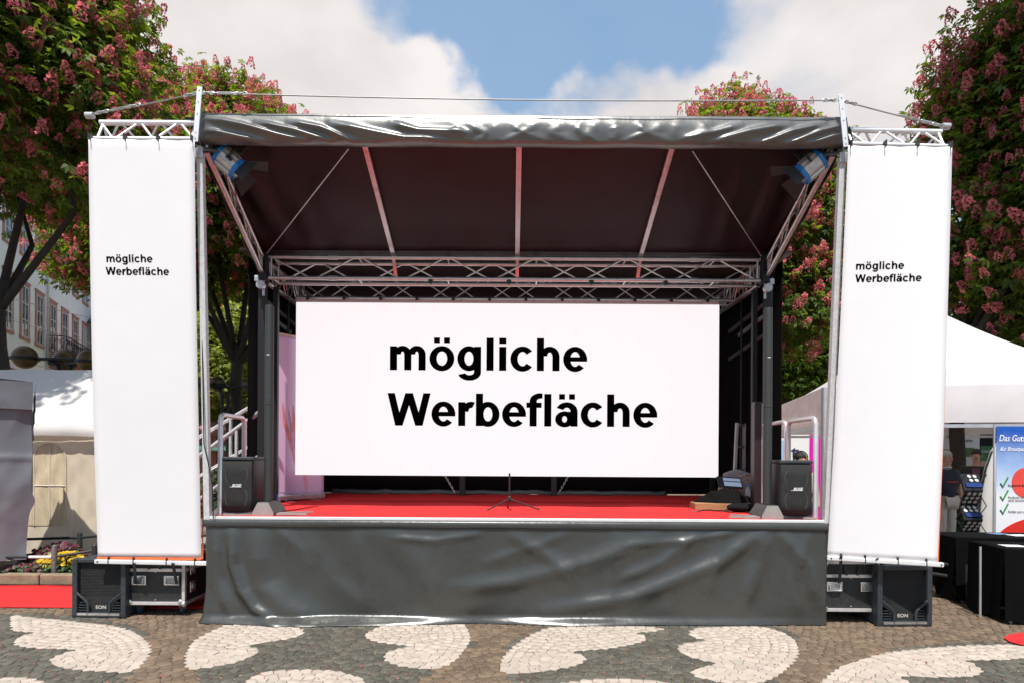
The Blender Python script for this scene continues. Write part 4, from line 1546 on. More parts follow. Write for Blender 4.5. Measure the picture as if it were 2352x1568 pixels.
HEARTS = [
    z5([(78, 212), (80, 300), (150, 312), (222, 318), (130, 345), (93, 375), (110, 402), (200, 418), (400, 425), (492, 432), (380, 462), (328, 503), (380, 540), (480, 558), (640, 570), (845, 575),
        (930, 515), (984, 440), (962, 380), (880, 320), (760, 280), (560, 255), (380, 235), (200, 220)]),
    z5([(1520, 252), (1400, 300), (1280, 360), (1225, 420), (1205, 490), (1240, 557), (1450, 530), (1600, 490), (1682, 440), (1650, 412), (1588, 402), (1800, 370), (1930, 345), (1978, 320), (1940, 285),
        (1850, 262), (1700, 248)]),
    [(566, 1566), (580, 1552), (618, 1541), (690, 1536), (760, 1538), (815, 1550), (838, 1563), (820, 1582), (760, 1597), (690, 1602), (610, 1592)],
    z6([(340, 278), (230, 310), (163, 350), (190, 385), (300, 410), (462, 430), (340, 460), (293, 500), (320, 540), (420, 570), (580, 588), (660, 586), (780, 530), (850, 450), (887, 380), (870, 320),
        (820, 276), (600, 266)]),
    z6([(1500, 296), (1330, 340), (1200, 420), (1110, 510), (1093, 570), (1112, 614), (1300, 611), (1560, 577), (1660, 537), (1684, 513), (1650, 485), (1598, 468), (1850, 445), (2030, 412), (2098, 380),
        (2070, 352), (2015, 341), (2150, 328), (2215, 308), (2000, 292)]),
    [(1600, 1441), (1680, 1437), (1760, 1440), (1818, 1462), (1833, 1500), (1800, 1540), (1752, 1564), (1690, 1569), (1612, 1556), (1588, 1541), (1612, 1530), (1642, 1521), (1582, 1506), (1557, 1488),
     (1572, 1476), (1622, 1469), (1584, 1458)],
    z8([(310, 1568), (370, 1510), (480, 1430), (640, 1370), (850, 1310), (1100, 1275), (1500, 1240), (2088, 1228), (2320, 1250), (2300, 1310), (2088, 1342), (1900, 1360), (1575, 1366), (1680, 1410), (1722, 1450),
        (1700, 1482), (1600, 1506), (1300, 1512), (1025, 1505), (1100, 1560), (1130, 1610), (1000, 1660), (600, 1700), (330, 1680)]),
    [(-70, 1566), (0, 1555), (53, 1554), (95, 1562), (115, 1573), (60, 1590), (-40, 1592)],
    [(1282, 1570), (1340, 1560), (1420, 1557), (1500, 1561), (1545, 1573), (1480, 1592), (1380, 1600), (1300, 1590)],
]
BROWN = [
    [(-200, 1380), (160, 1380), (480, 1380), (540, 1428), (440, 1470), (424, 1510), (470, 1568), (500, 1640), (230, 1640), (300, 1545), (352, 1500), (352, 1475), (320, 1442), (230, 1414), (60, 1408), (-200, 1405)],
    [(1040, 1420), (1260, 1420), (1240, 1440), (1165, 1480), (1140, 1530), (1190, 1568), (1260, 1640), (860, 1640), (950, 1565), (1060, 1512), (1088, 1475), (1070, 1440)],
    [(1790, 1380), (2700, 1380), (2700, 1470), (2250, 1476), (2080, 1482), (1960, 1515), (1875, 1568), (1840, 1640), (1720, 1640), (1780, 1560), (1830, 1520), (1842, 1480), (1820, 1450), (1790, 1436)],
]


def catmull(pts, n=6):
    out = []
    N = len(pts)
    for i in range(N):
        p0, p1, p2, p3 = (np.array(pts[(i + k - 1) % N]) for k in range(4))
        for k in range(n):
            t = k / n
            out.append(.5 * ((2 * p1) + (p2 - p0) * t + (2 * p0 - 5 * p1 + 4 * p2 - p3) * t * t + (3 * p1 - p0 - 3 * p2 + p3) * t ** 3))
    return np.array(out)


def inside(poly, P):
    x, y = P[:, 0], P[:, 1]
    c = np.zeros(len(P), bool)
    n = len(poly)
    for i in range(n):
        x0, y0 = poly[i]
        x1, y1 = poly[(i + 1) % n]
        cond = ((y0 > y) != (y1 > y))
        with np.errstate(divide='ignore', invalid='ignore'):
            xi = (x1 - x0) * (y - y0) / (y1 - y0) + x0
        c ^= cond & (x < xi)
    return c


def dist_to(poly, P):
    d = np.full(len(P), 1e9)
    n = len(poly)
    for i in range(n):
        a, b = poly[i], poly[(i + 1) % n]
        ab = b - a
        t = np.clip(((P - a) @ ab) / (ab @ ab + 1e-12), 0, 1)
        d = np.minimum(d, np.linalg.norm(P - (a + t[:, None] * ab), axis=1))
    return d


def resample(poly, step):
    P = np.vstack([poly, poly[:1]])
    s = np.concatenate([[0], np.cumsum(np.linalg.norm(np.diff(P, axis=0), axis=1))])
    n = max(3, int(s[-1] / step))
    u = np.linspace(0, s[-1], n, endpoint=False)
    return np.stack([np.interp(u, s, P[:, 0]), np.interp(u, s, P[:, 1])], 1)


rng = np.random.default_rng(11)
STEP, ROW = .080, .072
hearts = [np.array([[q.x, q.y] for q in (gnd(u, v) for u, v in h)]) for h in HEARTS]
hearts = [resample(catmull(h), .02) for h in hearts]
seeds, cls = [], []


def try_add(P, c, mind):
    if len(seeds):
        pass
    for p in P:
        key = (int(p[0] // .1), int(p[1] // .1))
        ok = True
        for dx in (-1, 0, 1):
            for dy in (-1, 0, 1):
                for q in GRID.get((key[0] + dx, key[1] + dy), ()):
                    if (q[0] - p[0]) ** 2 + (q[1] - p[1]) ** 2 < mind * mind:
                        ok = False
        if ok:
            GRID.setdefault(key, []).append(p)
            seeds.append(p)
            cls.append(c)


GRID = {}
for h in hearts:
    area = .5 * np.sum(h[:, 0] * np.roll(h[:, 1], -1) - np.roll(h[:, 0], -1) * h[:, 1])
    t = np.roll(h, -1, 0) - np.roll(h, 1, 0)
    nrm = np.stack([t[:, 1], -t[:, 0]], 1) / (np.linalg.norm(t, axis=1)[:, None] + 1e-9) * (1 if area > 0 else -1)   # outward
    for k in range(8):
        d = ROW * (k + .5)
        q = h - nrm * d
        keep = inside(h, q) & (dist_to(h, q) > d - .008)
        q = q[keep]
        if len(q) < 1:
            continue
        sel, last = [], None
        for p in q:
            if last is None or np.hypot(*(p - last)) >= STEP * rng.uniform(.92, 1.1):
                sel.append(p); last = p
        try_add(sel, 0, .058)
    for k in range(1):
        d = ROW * (k + .5)
        q = h + nrm * d
        keep = (~inside(h, q)) & (dist_to(h, q) > d - .008)
        sel, last = [], None
        for p in q[keep]:
            if last is None or np.hypot(*(p - last)) >= STEP * rng.uniform(.95, 1.2):
                sel.append(p); last = p
        try_add(sel, 1, .056)
fill = []
for j in range(int(3.7 / ROW)):
    y0 = 3.95 + j * ROW
    for i in range(int(14 / .08)):
        x = -7 + i * .08 + (j % 2) * .05 + rng.normal(0, .008)
        y = y0 + .05 * math.cos(x * 2 * math.pi / 1.1) + rng.normal(0, .007)
        if abs(x) < 2.9 and y > 6.2:
            continue
        if x < -3 and y > 6.5:
            continue
        if abs(x) / y > .95 or y > 7.3:
            continue
        fill.append((x, y))
fill = np.array(fill)
inh = np.zeros(len(fill), bool)
for h in hearts:
    inh |= inside(h, fill)
try_add([p for p, k in zip(fill, inh) if k], 0, .067)
try_add([p for p, k in zip(fill, inh) if not k], 1, .060)
seeds = np.array(seeds)
cls = np.array(cls)
browns = [np.array([[q.x, q.y] for q in (gnd(u, v) for u, v in b)]) for b in BROWN]
isb = np.zeros(len(seeds), bool)
for b in browns:
    isb |= inside(b, seeds)
isb |= seeds[:, 1] > 6.3
cls[(cls == 1) & isb] = 2


def clip(poly, m, n):
    out = []
    L = len(poly)
    for i in range(L):
        a, b = poly[i], poly[(i + 1) % L]
        da = (a[0] - m[0]) * n[0] + (a[1] - m[1]) * n[1]
        db = (b[0] - m[0]) * n[0] + (b[1] - m[1]) * n[1]
        if da <= 0:
            out.append(a)
        if (da < 0 < db) or (db < 0 < da):
            t = da / (da - db)
            out.append((a[0] + (b[0] - a[0]) * t, a[1] + (b[1] - a[1]) * t))
    return out


hashg = {}
for i, p in enumerate(seeds):
    hashg.setdefault((int(p[0] // .12), int(p[1] // .12)), []).append(i)
stones = []
for i, p in enumerate(seeds):
    r0 = .075
    poly = [(p[0] - r0, p[1] - r0), (p[0] + r0, p[1] - r0), (p[0] + r0, p[1] + r0), (p[0] - r0, p[1] + r0)]
    kx, ky = int(p[0] // .12), int(p[1] // .12)
    nb = []
    for dx in (-2, -1, 0, 1, 2):
        for dy in (-2, -1, 0, 1, 2):
            nb += hashg.get((kx + dx, ky + dy), [])
    nb = sorted((float((seeds[j][0] - p[0]) ** 2 + (seeds[j][1] - p[1]) ** 2), j) for j in nb if j != i)[:14]
    for d2, j in nb:
        if d2 > .05 or not poly:
            break
        q = seeds[j]
        poly = clip(poly, ((p[0] + q[0]) / 2, (p[1] + q[1]) / 2), (q[0] - p[0], q[1] - p[1]))
    if len(poly) >= 3:
        stones.append((poly, cls[i]))


def stone_geo(poly, c):
    P = np.array(poly)
    ctr = P.mean(0)
    r = np.linalg.norm(P - ctr, axis=1).mean()
    g = .0022 if c == 0 else .005
    s1 = max(.5, 1 - g / r * 1.25)
    s2 = s1 - (.0035 if c == 0 else .005) / r
    h = rng.uniform(-.0025, .0025)
    tx, ty = rng.normal(0, .012, 2)
    n = len(P)
    V = []
    for (s, z) in ((s1, JOINT - .002), (s1, -.0028 + h), (s2, h)):
        for p in P:
            d = (p - ctr) * s
            V.append((ctr[0] + d[0], ctr[1] + d[1], z + ((d[0] * tx + d[1] * ty) if z > JOINT else 0)))
    Fc = [(k * n + i, k * n + (i + 1) % n, (k + 1) * n + (i + 1) % n, (k + 1) * n + i) for k in (0, 1) for i in range(n)] + [tuple(2 * n + i for i in range(n))]
    return V, Fc, ctr


cand = []
for i, (poly, c) in enumerate(stones):
    P = np.array(poly).mean(0)
    u, v = to_sheet((P[0], P[1], 0))
    if c == 0 and 0 < u < 2352 and v < 1562:
        cand.append((P[1], i))
single = set(i for _, i in sorted(cand)[:300])
bulkV, bulkF, bulkS, bulkM = [], [], [], []
for i, (poly, c) in enumerate(stones):
    V, Fc, ctr = stone_geo(poly, c)
    if i in single:
        mb = MB()
        mb.add(V, Fc)
        me = mb.mesh('paving_stone', (M_ST_W, M_ST_D, M_ST_B)[c], Vector((ctr[0], ctr[1], 0)))
        o = link('paving_stone', me, pave)
        o.location = (ctr[0], ctr[1], -JOINT)
    else:
        b0 = len(bulkV)
        bulkV += V
        for f in Fc:
            bulkF += [k + b0 for k in f]
            bulkS.append(len(f))
            bulkM.append(int(c))
bulk = np_mesh('cobble_field', np.array(bulkV), np.array(bulkF), np.array(bulkS), [M_ST_W, M_ST_D, M_ST_B], pave)
bulk.data.polygons.foreach_set('material_index', np.array(bulkM, dtype=np.int32))
bulk['kind'] = 'stuff'

# fallen blossom on the stones
M_PETAL = mat('fallen_petal', (.45, .10, .09), .8, 0, .3, 30, island=.4)
pv, pf, ps = [], [], []
for i in range(750):
    y = rng.uniform(4.3, 6.7)
    x = rng.uniform(-.86, .86) * y
    if y > 5.9 and -3.4 < x < 3.2:
        continue
    r = rng.uniform(.003, .009) * (1.5 if rng.random() < .1 else 1)
    a = rng.uniform(0, 6.28)
    b0 = len(pv)
    for k in range(5):
        t = a + k * 1.2566
        pv.append((x + r * math.cos(t), y + r * math.sin(t), .006 + rng.uniform(0, .002)))
    pf += [b0 + k for k in range(5)]
    ps.append(5)
pet = np_mesh('fallen_petals', np.array(pv), np.array(pf), np.array(ps), M_PETAL)
tag(pet, 'small fallen pink blossom petals scattered over the cobbles', 'petals', kind='stuff')

# red carpets on the ground
cl_ = MB()
cl_.grid(lambda a, b: (-10.5 + a * 7.4, 6.47 + b * 1.1, .010 + .004 * math.sin(a * 37) * math.sin(b * 5)), 60, 8)
tag(cl_.build('ground_carpet', M_CARPET, smooth='full', solid=.006), 'red carpet strip on the ground left of the stage behind the large speaker', 'carpet')
c2 = [gnd(u, v, .01) for (u, v) in ((2306, 1465), (2318, 1457), (2345, 1453), (2420, 1454), (2470, 1468), (2420, 1484), (2345, 1480), (2318, 1473))]
tag(MB().prism(c2, (0, 0, .006)).build('ground_carpet', M_CARPET), 'red rounded carpet end at the lower right edge', 'carpet')

# ================================================================== LEFT: FLOWER BED, RAILING, TENTS
M_KERB = mat('sandstone_kerb', (.25, .19, .125), .85, 0, .25, 9, bump=.5, bscale=30, dirt=.4)
M_SOIL = mat('bed_soil', (.045, .035, .025), .95, 0, .3, 20, bump=1, bscale=30)
M_LEAF_LOW = mat('bed_leaves', (.05, .10, .03), .5, 0, .3, 20, island=.4, transl=.25)
M_YEL = mat('yellow_pansy', (.72, .48, .01), .6, 0, .1, 40, island=.2, transl=.3)
M_MAR = mat('maroon_pansy', (.09, .008, .02), .6, 0, .2, 40, island=.3)


def bed(label, x0, x1, y0, y1, kerb_label_group, seed, patches):
    root = thing('flower_bed', label, 'flower bed', loc=((x0 + x1) / 2, (y0 + y1) / 2, 0))
    MB().box(((x0 + x1) / 2, (y0 + y1) / 2, .045), (x1 - x0 - .2, y1 - y0 - .2, .11)).build('soil', M_SOIL, root)
    rr = random.Random(seed)
    x = x0
    while x < x1 - .05:
        L = min(rr.uniform(.45, .62), x1 - x)
        MB().box((x + L / 2, y0 + .06, .06 + rr.uniform(-.006, .006)), (L - .012, .13 + rr.uniform(-.008, .008), .13)).build('kerb_stone', M_KERB, root, bevel=.015)
        x += L
    V, Fc, S, Mi = [], [], [], []

    def quad(c, n, s, mi, k=5):
        n = Vector(n).normalized()
        a, b, _ = basis(n)
        o = len(V)
        ph = rr.uniform(0, 6)
        for i in range(k):
            t = ph + i * 6.283 / k
            rad = s * (1 if mi else rr.uniform(.7, 1.2))
            V.append(tuple(Vector(c) + (a * math.cos(t) + b * math.sin(t)) * rad))
        Fc.extend(range(o, o + k)); S.append(k); Mi.append(mi)
    for (cx, cy, rx, ry, hgt, mi, n) in patches:
        for i in range(n):
            t, r = rr.uniform(0, 6.283), math.sqrt(rr.random())
            p = (cx + rx * r * math.cos(t), cy + ry * r * math.sin(t))
            h = .10 + hgt * (1 - r * r * .6) * rr.uniform(.6, 1.0)
            for k in range(5):
                quad((p[0] + rr.uniform(-.05, .05), p[1] + rr.uniform(-.05, .05), .10 + (h - .10) * rr.random()), (rr.uniform(-1, 1), rr.uniform(-1.2, .3), rr.uniform(.2, 1)), rr.uniform(.018, .035), 0, 4)
            quad((p[0], p[1], h), (rr.uniform(-.5, .5), -1, rr.uniform(.2, 1.2)), rr.uniform(.024, .034), mi, 6)
    o = np_mesh('pansies', np.array(V), np.array(Fc), np.array(S), [M_LEAF_LOW, M_YEL, M_MAR], root)
    o.data.polygons.foreach_set('material_index', np.array(Mi, dtype=np.int32))
    o['kind'] = 'stuff'
    return root


bl_ = px(130, 1320, 8.0).x
bed('bed of yellow and maroon pansies behind a sandstone kerb, left of the stage', -9.6, -3.6, 7.64, 8.85, '', 5,
    [(px(128, 1320, 8.1).x, 8.1, .24, .2, .22, 1, 260), (px(158, 1312, 8.1).x, 8.1, .2, .2, .26, 1, 200), (px(95, 1308, 8.25).x, 8.3, .25, .2, .28, 2, 230), (px(150, 1296, 8.5).x, 8.45, .3, .2, .34, 2, 160),
     (px(75, 1330, 8.0).x, 7.95, .3, .15, .12, 2, 60), (-4.5, 8.2, .8, .3, .2, 1, 120)])
bed('shaded bed with a few orange pansies behind the right large speaker', 3.9, 6.6, 7.3, 8.1, '', 6,
    [(px(2150, 1312, 7.5).x, 7.5, .14, .12, .22, 2, 30), (px(2150, 1325, 7.45).x, 7.45, .1, .1, .2, 1, 14), (px(2180, 1345, 7.5).x, 7.6, .35, .15, .1, 1, 26), (px(2190, 1345, 7.5).x, 7.6, .4, .15, .1, 2, 50)])

M_RAILDARK = mat('dark_painted_rail', (.045, .05, .052), .4, .4, .3, 30)
M_BOLL = mat('worn_bollard', (.20, .19, .18), .45, .5, .35, 40)
rl = thing('bed_railing', 'low dark tubular railing with round bollards around the left flower bed', 'railing', loc=(-6.6, 8.2, .1))
pa, pb = px(125, 1300, 7.88), px(183, 1270, 8.7)
MB().lathe([(.034, .08), (.034, .44), (.03, .455), (.012, .465)], (pa.x, pa.y, 0), (0, 0, 1), 16).build('post', M_BOLL, rl, smooth=True)
MB().lathe([(.034, .08), (.034, .50), (.03, .515), (.012, .525)], (pb.x, pb.y, 0), (0, 0, 1), 16).build('post', M_RAILDARK, rl, smooth=True)
MB().tube((-9.2, 7.9, .30), (pa.x - .03, pa.y, .305), .018, 10).build('rail', M_RAILDARK, rl, smooth=True)
MB().tube((pa.x - .32, pa.y, .305), (pa.x - .035, pa.y, .306), .019, 10).build('white_rail_sleeve', mat('white_paint', (.7, .7, .7), .5), rl, smooth=True)
MB().tube((pa.x, pa.y, .31), (-5.4, 8.0, .375), .018, 10).build('rail', M_RAILDARK, rl, smooth=True)
MB().tube((-9.2, 8.75, .33), (pb.x, pb.y, .45), .02, 10).build('rail', M_RAILDARK, rl, smooth=True)
MB().tube((pb.x, pb.y, .45), (-5.4, 8.65, .52), .02, 10).build('rail', M_RAILDARK, rl, smooth=True)
MB().lathe([(.034, .08), (.034, .44), (.012, .46)], (-5.4, 8.0, 0), (0, 0, 1), 16).build('post', M_RAILDARK, rl, smooth=True)
MB().lathe([(.034, .08), (.034, .54), (.012, .56)], (-5.4, 8.65, 0), (0, 0, 1), 16).build('post', M_RAILDARK, rl, smooth=True)
MB().lathe([(.034, .08), (.034, .40), (.012, .42)], (-9.2, 7.9, 0), (0, 0, 1), 16).build('post', M_RAILDARK, rl, smooth=True)
MB().lathe([(.034, .08), (.034, .40), (.012, .42)], (-9.2, 8.75, 0), (0, 0, 1), 16).build('post', M_RAILDARK, rl, smooth=True)

rr2 = thing('bed_railing', 'low dark tubular railing in the shade behind the right large speaker', 'railing', loc=(5.2, 7.2, 0))
ra_, rb_ = Vector((4.7, 7.55, .42)), px(2222, 1302, 6.95)
MB().tube(ra_, rb_, .02, 10).build('rail', M_RAILDARK, rr2, smooth=True)
MB().tube(ra_ - Vector((0, 0, .13)), rb_ - Vector((0, 0, .13)), .02, 10).build('rail', M_RAILDARK, rr2, smooth=True)
MB().tube((rb_.x, rb_.y, 0), rb_ + Vector((0, 0, .03)), .03, 12).build('post', M_RAILDARK, rr2, smooth=True)
MB().tube((ra_.x, ra_.y, 0), ra_ + Vector((0, 0, .03)), .03, 12).build('post', M_RAILDARK, rr2, smooth=True)

# white marquee with translucent walls
M_PVC = mat('white_pvc_roof', (.82, .80, .78), .5, 0, .04, 2, transl=.3)
M_PVC_WALL = mat('translucent_pvc_wall', (.80, .70, .55), .36, 0, .10, 2.5, transl=.25, bump=.25, bscale=14)
M_PVC_WIN = mat('clear_pvc_window', (.74, .63, .44), .22, 0, .22, 4, transl=.2, stretch=(3, 3, .8), bump=.4, bscale=9)
M_PVC_GREY = mat('grey_pvc', (.15, .152, .17), .36, 0, .10, 2.5, bump=.2, bscale=9)  # grey PVC, darkened further to stand for tree shade on it
M_TLEG = mat('tent_pole_aluminium', (.6, .6, .6), .4, .6)


def creased(seed, amp):
    f1, f2 = Fold(seed, 10, 1.5, 7), Fold(seed + 1, 12, 8, 26)
    return lambda x, z: amp * (f1(x, z) + .35 * f2(x, z * 1.3) - .8 * abs(f1(x * 1.7 + 3, z * 1.9)))


tx0, tx1, ty = -11.0, -6.12, 9.25
mq = thing('marquee_tent', 'white marquee with yellowish translucent walls and arched windows, left background', 'tent', loc=((tx0 + tx1) / 2, 11, 0))
cw = creased(101, .06)
WY = lambda x, b: ty - cw(x, b * 2.0) - .05 * math.exp(-((x - px(178, 1100, ty).x + .12 * (b - .5)) / .05) ** 2) * b
wl_ = MB()
wl_.grid(lambda a, b: (tx0 + a * (tx1 - tx0), WY(tx0 + a * (tx1 - tx0), b), 2.02 - b * 2.0), 190, 60)
wl_.build('front_wall', M_PVC_WALL, mq, smooth='full')
for k, u in enumerate((115, 40)):
    c = px(u, 1100, ty).x
    top_at = lambda q: 1.55 + .24 * math.sqrt(max(0.0, 1 - q * q))
    surf = lambda q, z, e=.008: Vector((c + .24 * q, WY(c + .24 * q, (2.02 - z) / 2.0) - e, z))
    w_ = MB().grid(lambda a, b: surf(2 * a - 1, .55 + (top_at(2 * a - 1) - .55) * b), 20, 24).build('arched_window', M_PVC_WIN, mq, smooth='full')
    MB().path([surf(0, .56 + .055 * i, .012) for i in range(23)], .007, 6).build('window_strip', M_PVC, w_)
    MB().path([surf(-1 + i / 10, 1.15, .012) for i in range(21)], .008, 6).build('window_strip', M_PVC, w_)
    MB().path([surf(-1, .55 + .05 * i) for i in range(20)] + [surf(-math.cos(math.pi * i / 16), 1.55 + .24 * math.sin(math.pi * i / 16)) for i in range(17)] + [surf(1, 1.5 - .05 * i) for i in range(20)],
              .009, 6).build('window_welt', M_PVC_WALL, w_)
sw = MB()
sw.grid(lambda a, b: (tx1 + .02 * math.sin(a * 20), ty + a * 2.4, 2.02 - b * 2.0), 20, 10)
sw.build('side_wall', M_PVC_WALL, mq, smooth='full')
cr = creased(105, .012)
rg, eav = 3.06, 2.06
for s in (0, 1):
    g_ = MB()
    g_.grid(lambda a, b, s=s: (tx0 - .1 + a * (tx1 - tx0 + .2), (ty - .12 + b * 1.38) if not s else (ty + 2.6 - b * 1.34), eav + (rg - eav) * b - .05 * math.sin(b * math.pi) + cr(a * 5, b * 2)), 60, 24)
    g_.build('roof_slope', M_PVC, mq, smooth='full')
vl = MB()
vl.grid(lambda a, b: (tx0 - .1 + a * (tx1 - tx0 + .2), ty - .13 - .02 * math.sin(b * 3) - .015 * abs(math.sin(a * 21)) * b, eav - b * .17 + .01 * math.sin(a * 17)), 90, 6)
vl.build('valance', M_PVC, mq, smooth='full')
for x in (tx0, tx1):
    ge = MB()
    ge.add([(x, ty - .1, eav - .02), (x, ty + 1.25, rg - .03), (x, ty + 2.5, eav - .02)], [(0, 1, 2)])
    ge.build('gable', M_PVC, mq)
    for y in (ty + .04, ty + 2.4):
        MB().tube((x + (.06 if x == tx0 else -.06), y, 0), (x + (.06 if x == tx0 else -.06), y, eav), .025, 8).build('pole', M_TLEG, mq)

# near grey canopy, only its right end in view: built round its front right corner, then turned
gx1, gy = px(74, 1100, 8.1).x, 8.1
gt = thing('grey_canopy_tent', 'grey pop-up tent with wrinkled side wall at the left edge', 'tent')
cg = creased(111, .045)
wg = MB()
GW = 3.4


def gwall(a, b):
    x = -GW + a * GW
    z = 2.22 - b * 2.08
    e = .03 * math.sin(b * 7 + 1) * b - .09 * smooth01((b - .55) / .45) + .05 * math.exp(-((b - .62) / .05) ** 2)
    return (x + a ** 3 * e, -cg(x, z) - .10 * b * b + .02 * math.sin(b * 9) - .02 * math.exp(-((b - .33) / .02) ** 2), z - .12 * b * math.sin(a * 5))


wg.grid(gwall, 120, 60)
wg.build('front_wall', M_PVC_GREY, gt, smooth='full')
ws = MB()
ws.grid(lambda a, b: (-.02 - .14 * smooth01((b - .5) / .5) + .03 * math.sin(a * 8 + b * 3), .02 + a * .75, 2.22 - b * 2.08), 12, 20)
ws.build('side_wall', M_PVC_GREY, gt, smooth='full')
ge_ = 2.56
ap = Vector((-GW * .8, .4, 2.85))
cor = [Vector((-GW, 0, ge_)), Vector((0, 0, ge_)), Vector((0, .8, 1.95)), Vector((-GW, .8, 1.95))]
for i in range(4):
    a_, b_ = cor[i], cor[(i + 1) % 4]
    g_ = MB()
    g_.grid(lambda a, b, a_=a_, b_=b_: a_.lerp(b_, a).lerp(ap, b) + Vector((0, 0, -.05 * math.sin(b * 3.14) + .015 * math.sin(a * 9 + b * 6))), 24, 16)
    g_.build('roof_panel', M_PVC_GREY, gt, smooth='full')
    out = Vector(((b_ - a_).y, -(b_ - a_).x, 0)).normalized()
    v_ = MB()
    v_.grid(lambda a, b, a_=a_, b_=b_, out=out: a_.lerp(b_, a) + Vector((0, 0, -.36 * b)) + out * (.03 + cg(a * 3, b) * .5), 40, 10)
    v_.build('valance', M_PVC_GREY, gt, smooth='full')
    q_ = cor[i] + Vector((.06 if i in (0, 3) else -.12, .16 if i < 2 else -.1, 0))
    MB().tube((q_.x, q_.y, 0), (q_.x, q_.y, q_.z - .12), .022, 8).build('leg', M_TLEG, gt)
gt.location = (gx1, gy, 0)
gt.rotation_euler.z = R(41)

# ================================================================== RIGHT: PAGODA TENT AND STALL
C0 = Vector((4.80, 9.5, 0))
ea, eb = Vector((.975, -.22, 0)), Vector((.22, .975, 0))
SZ = 4.5
tcor = [C0, C0 + ea * SZ, C0 + ea * SZ + eb * SZ, C0 + eb * SZ]
tap = C0 + ea * SZ / 2 + eb * SZ / 2 + Vector((0, 0, 4.42))
pt_ = thing('pagoda_tent', 'large white pagoda tent with pointed roof behind the right banner', 'tent', loc=C0 + ea * SZ / 2 + eb * SZ / 2)
M_PVC_PINK = mat('white_pvc_valance', (.84, .79, .79), .25, 0, .04, 2, bump=.15, bscale=5, transl=.2)
cp = creased(121, .03)
ZE = 2.72
for i in range(4):
    a_, b_ = tcor[i] + Vector((0, 0, ZE)), tcor[(i + 1) % 4] + Vector((0, 0, ZE))
    g_ = MB()
    g_.grid(lambda a, b, a_=a_, b_=b_: a_.lerp(b_, a).lerp(Vector((tap.x, tap.y, a_.z)), b) + Vector((0, 0, (tap.z - ZE) * (b ** 1.55) * .78 + (tap.z - ZE) * .22 * b - .02 * math.sin(a * 3.14) * (1 - b))), 24, 30)
    g_.build('roof_panel', M_PVC, pt_, smooth='full')
    out = (a_ - b_).normalized().cross(Vector((0, 0, 1))) * -1
    out = out if out.dot((a_ + b_) / 2 - Vector((tap.x, tap.y, ZE))) > 0 else -out
    v_ = MB()
    v_.grid(lambda a, b, a_=a_, b_=b_, out=out: a_.lerp(b_, a) + Vector((0, 0, -.55 * b)) + out * (.02 + .01 * math.sin(b * 3.1) + cp(a * 4.5, b) * .8 * math.sin(b * 3.14)), 60, 14)
    v_.build('valance', M_PVC_PINK if i != 3 else mat('valance_painted_bounce', (.92, .70, .70), .18, 0, .06, 2, bump=.15, bscale=5, transl=.5), pt_, smooth='full')  # pink on the left side is reddish reflected light put into the colour
    MB().bar(a_ - Vector((0, 0, .60)), b_ - Vector((0, 0, .60)), .05, .05).build('frame_bar', M_TLEG, pt_)
    MB().tube(tcor[i], tcor[i] + Vector((0, 0, ZE)), .045, 12).build('leg', M_TLEG, pt_, smooth=True)

# info board with magenta stripe seen under the tent's left side
M_BOARD = mat('white_board', (.82, .82, .82), .5, 0, .02, 3)
M_MAG = mat('magenta_print', (.72, .005, .42), .5, 0, .05, 4)
ib = thing('info_board', 'bright white information wall with a magenta stripe behind the right bass speaker', 'board', loc=(7.6, 16.8, 0))
a_, b_ = px(1745, 1000, 17.0), px(1905, 1000, 16.4)
a_.z = b_.z = 0
d_ = (b_ - a_)
n_ = Vector((d_.y, -d_.x, 0)).normalized()
MB().bar(a_ + Vector((0, 0, 1.35)), b_ + Vector((0, 0, 1.35)), .06, 2.7, up=(0, 0, 1)).build('panel', M_BOARD, ib)
m0 = a_.lerp(b_, .72) + n_ * .04
m1 = a_.lerp(b_, .90) + n_ * .04
MB().bar(m0 + Vector((0, 0, 1.35)), m1 + Vector((0, 0, 1.35)), .01, 2.66, up=(0, 0, 1)).build('magenta_stripe', M_MAG, ib)
e0, e1 = a_.lerp(b_, .10) + n_ * .04, a_.lerp(b_, .125) + n_ * .04
MB().bar(e0 + Vector((0, 0, 1.35)), e1 + Vector((0, 0, 1.35)), .01, 2.66, up=(0, 0, 1)).build('magenta_edge', M_MAG, ib)
M_PALEBLUE = mat('pale_blue_print', (.38, .55, .75), .5)
M_NAVY = mat('navy_print', (.02, .03, .10), .5)
text_mesh('lettering', 'i', M_PALEBLUE, ib, a_.lerp(b_, .28) + n_ * .035 + Vector((0, 0, 1.62)), d_, (0, 0, 1), (0, .16), bold=.05, yscale=.75, lift=.004)
text_mesh('lettering', 't', M_NAVY, ib, a_.lerp(b_, .45) + n_ * .035 + Vector((0, 0, 1.62)), d_, (0, 0, 1), (0, .22), bold=.0, yscale=.6, lift=.004)
for k in range(3):
    q_ = a_.lerp(b_, .55 + .06 * k) + n_ * .05
    MB().ball(q_ + Vector((0, 0, 1.66)), .07, 10, (1, .2, 1)).build('coloured_dot', (M_MAG, mat('orange_dot', (.8, .3, .02), .5), M_YEL)[k], ib)
for q_ in (a_, b_):
    MB().bar(q_ + Vector((0, .3, .02)), q_ + Vector((0, -.3, .02)), .08, .04).build('foot', M_TLEG, ib)

# notice boards with property adverts
M_PIC = [mat('picture_' + n, c, .5, 0, .5, 30) for n, c in (('green', (.10, .2, .06)), ('blue', (.12, .2, .35)), ('grey', (.2, .2, .2)), ('yellow', (.6, .45, .05)), ('brown', (.2, .12, .07)))]
M_REDP = mat('red_print', (.6, .02, .03), .5)


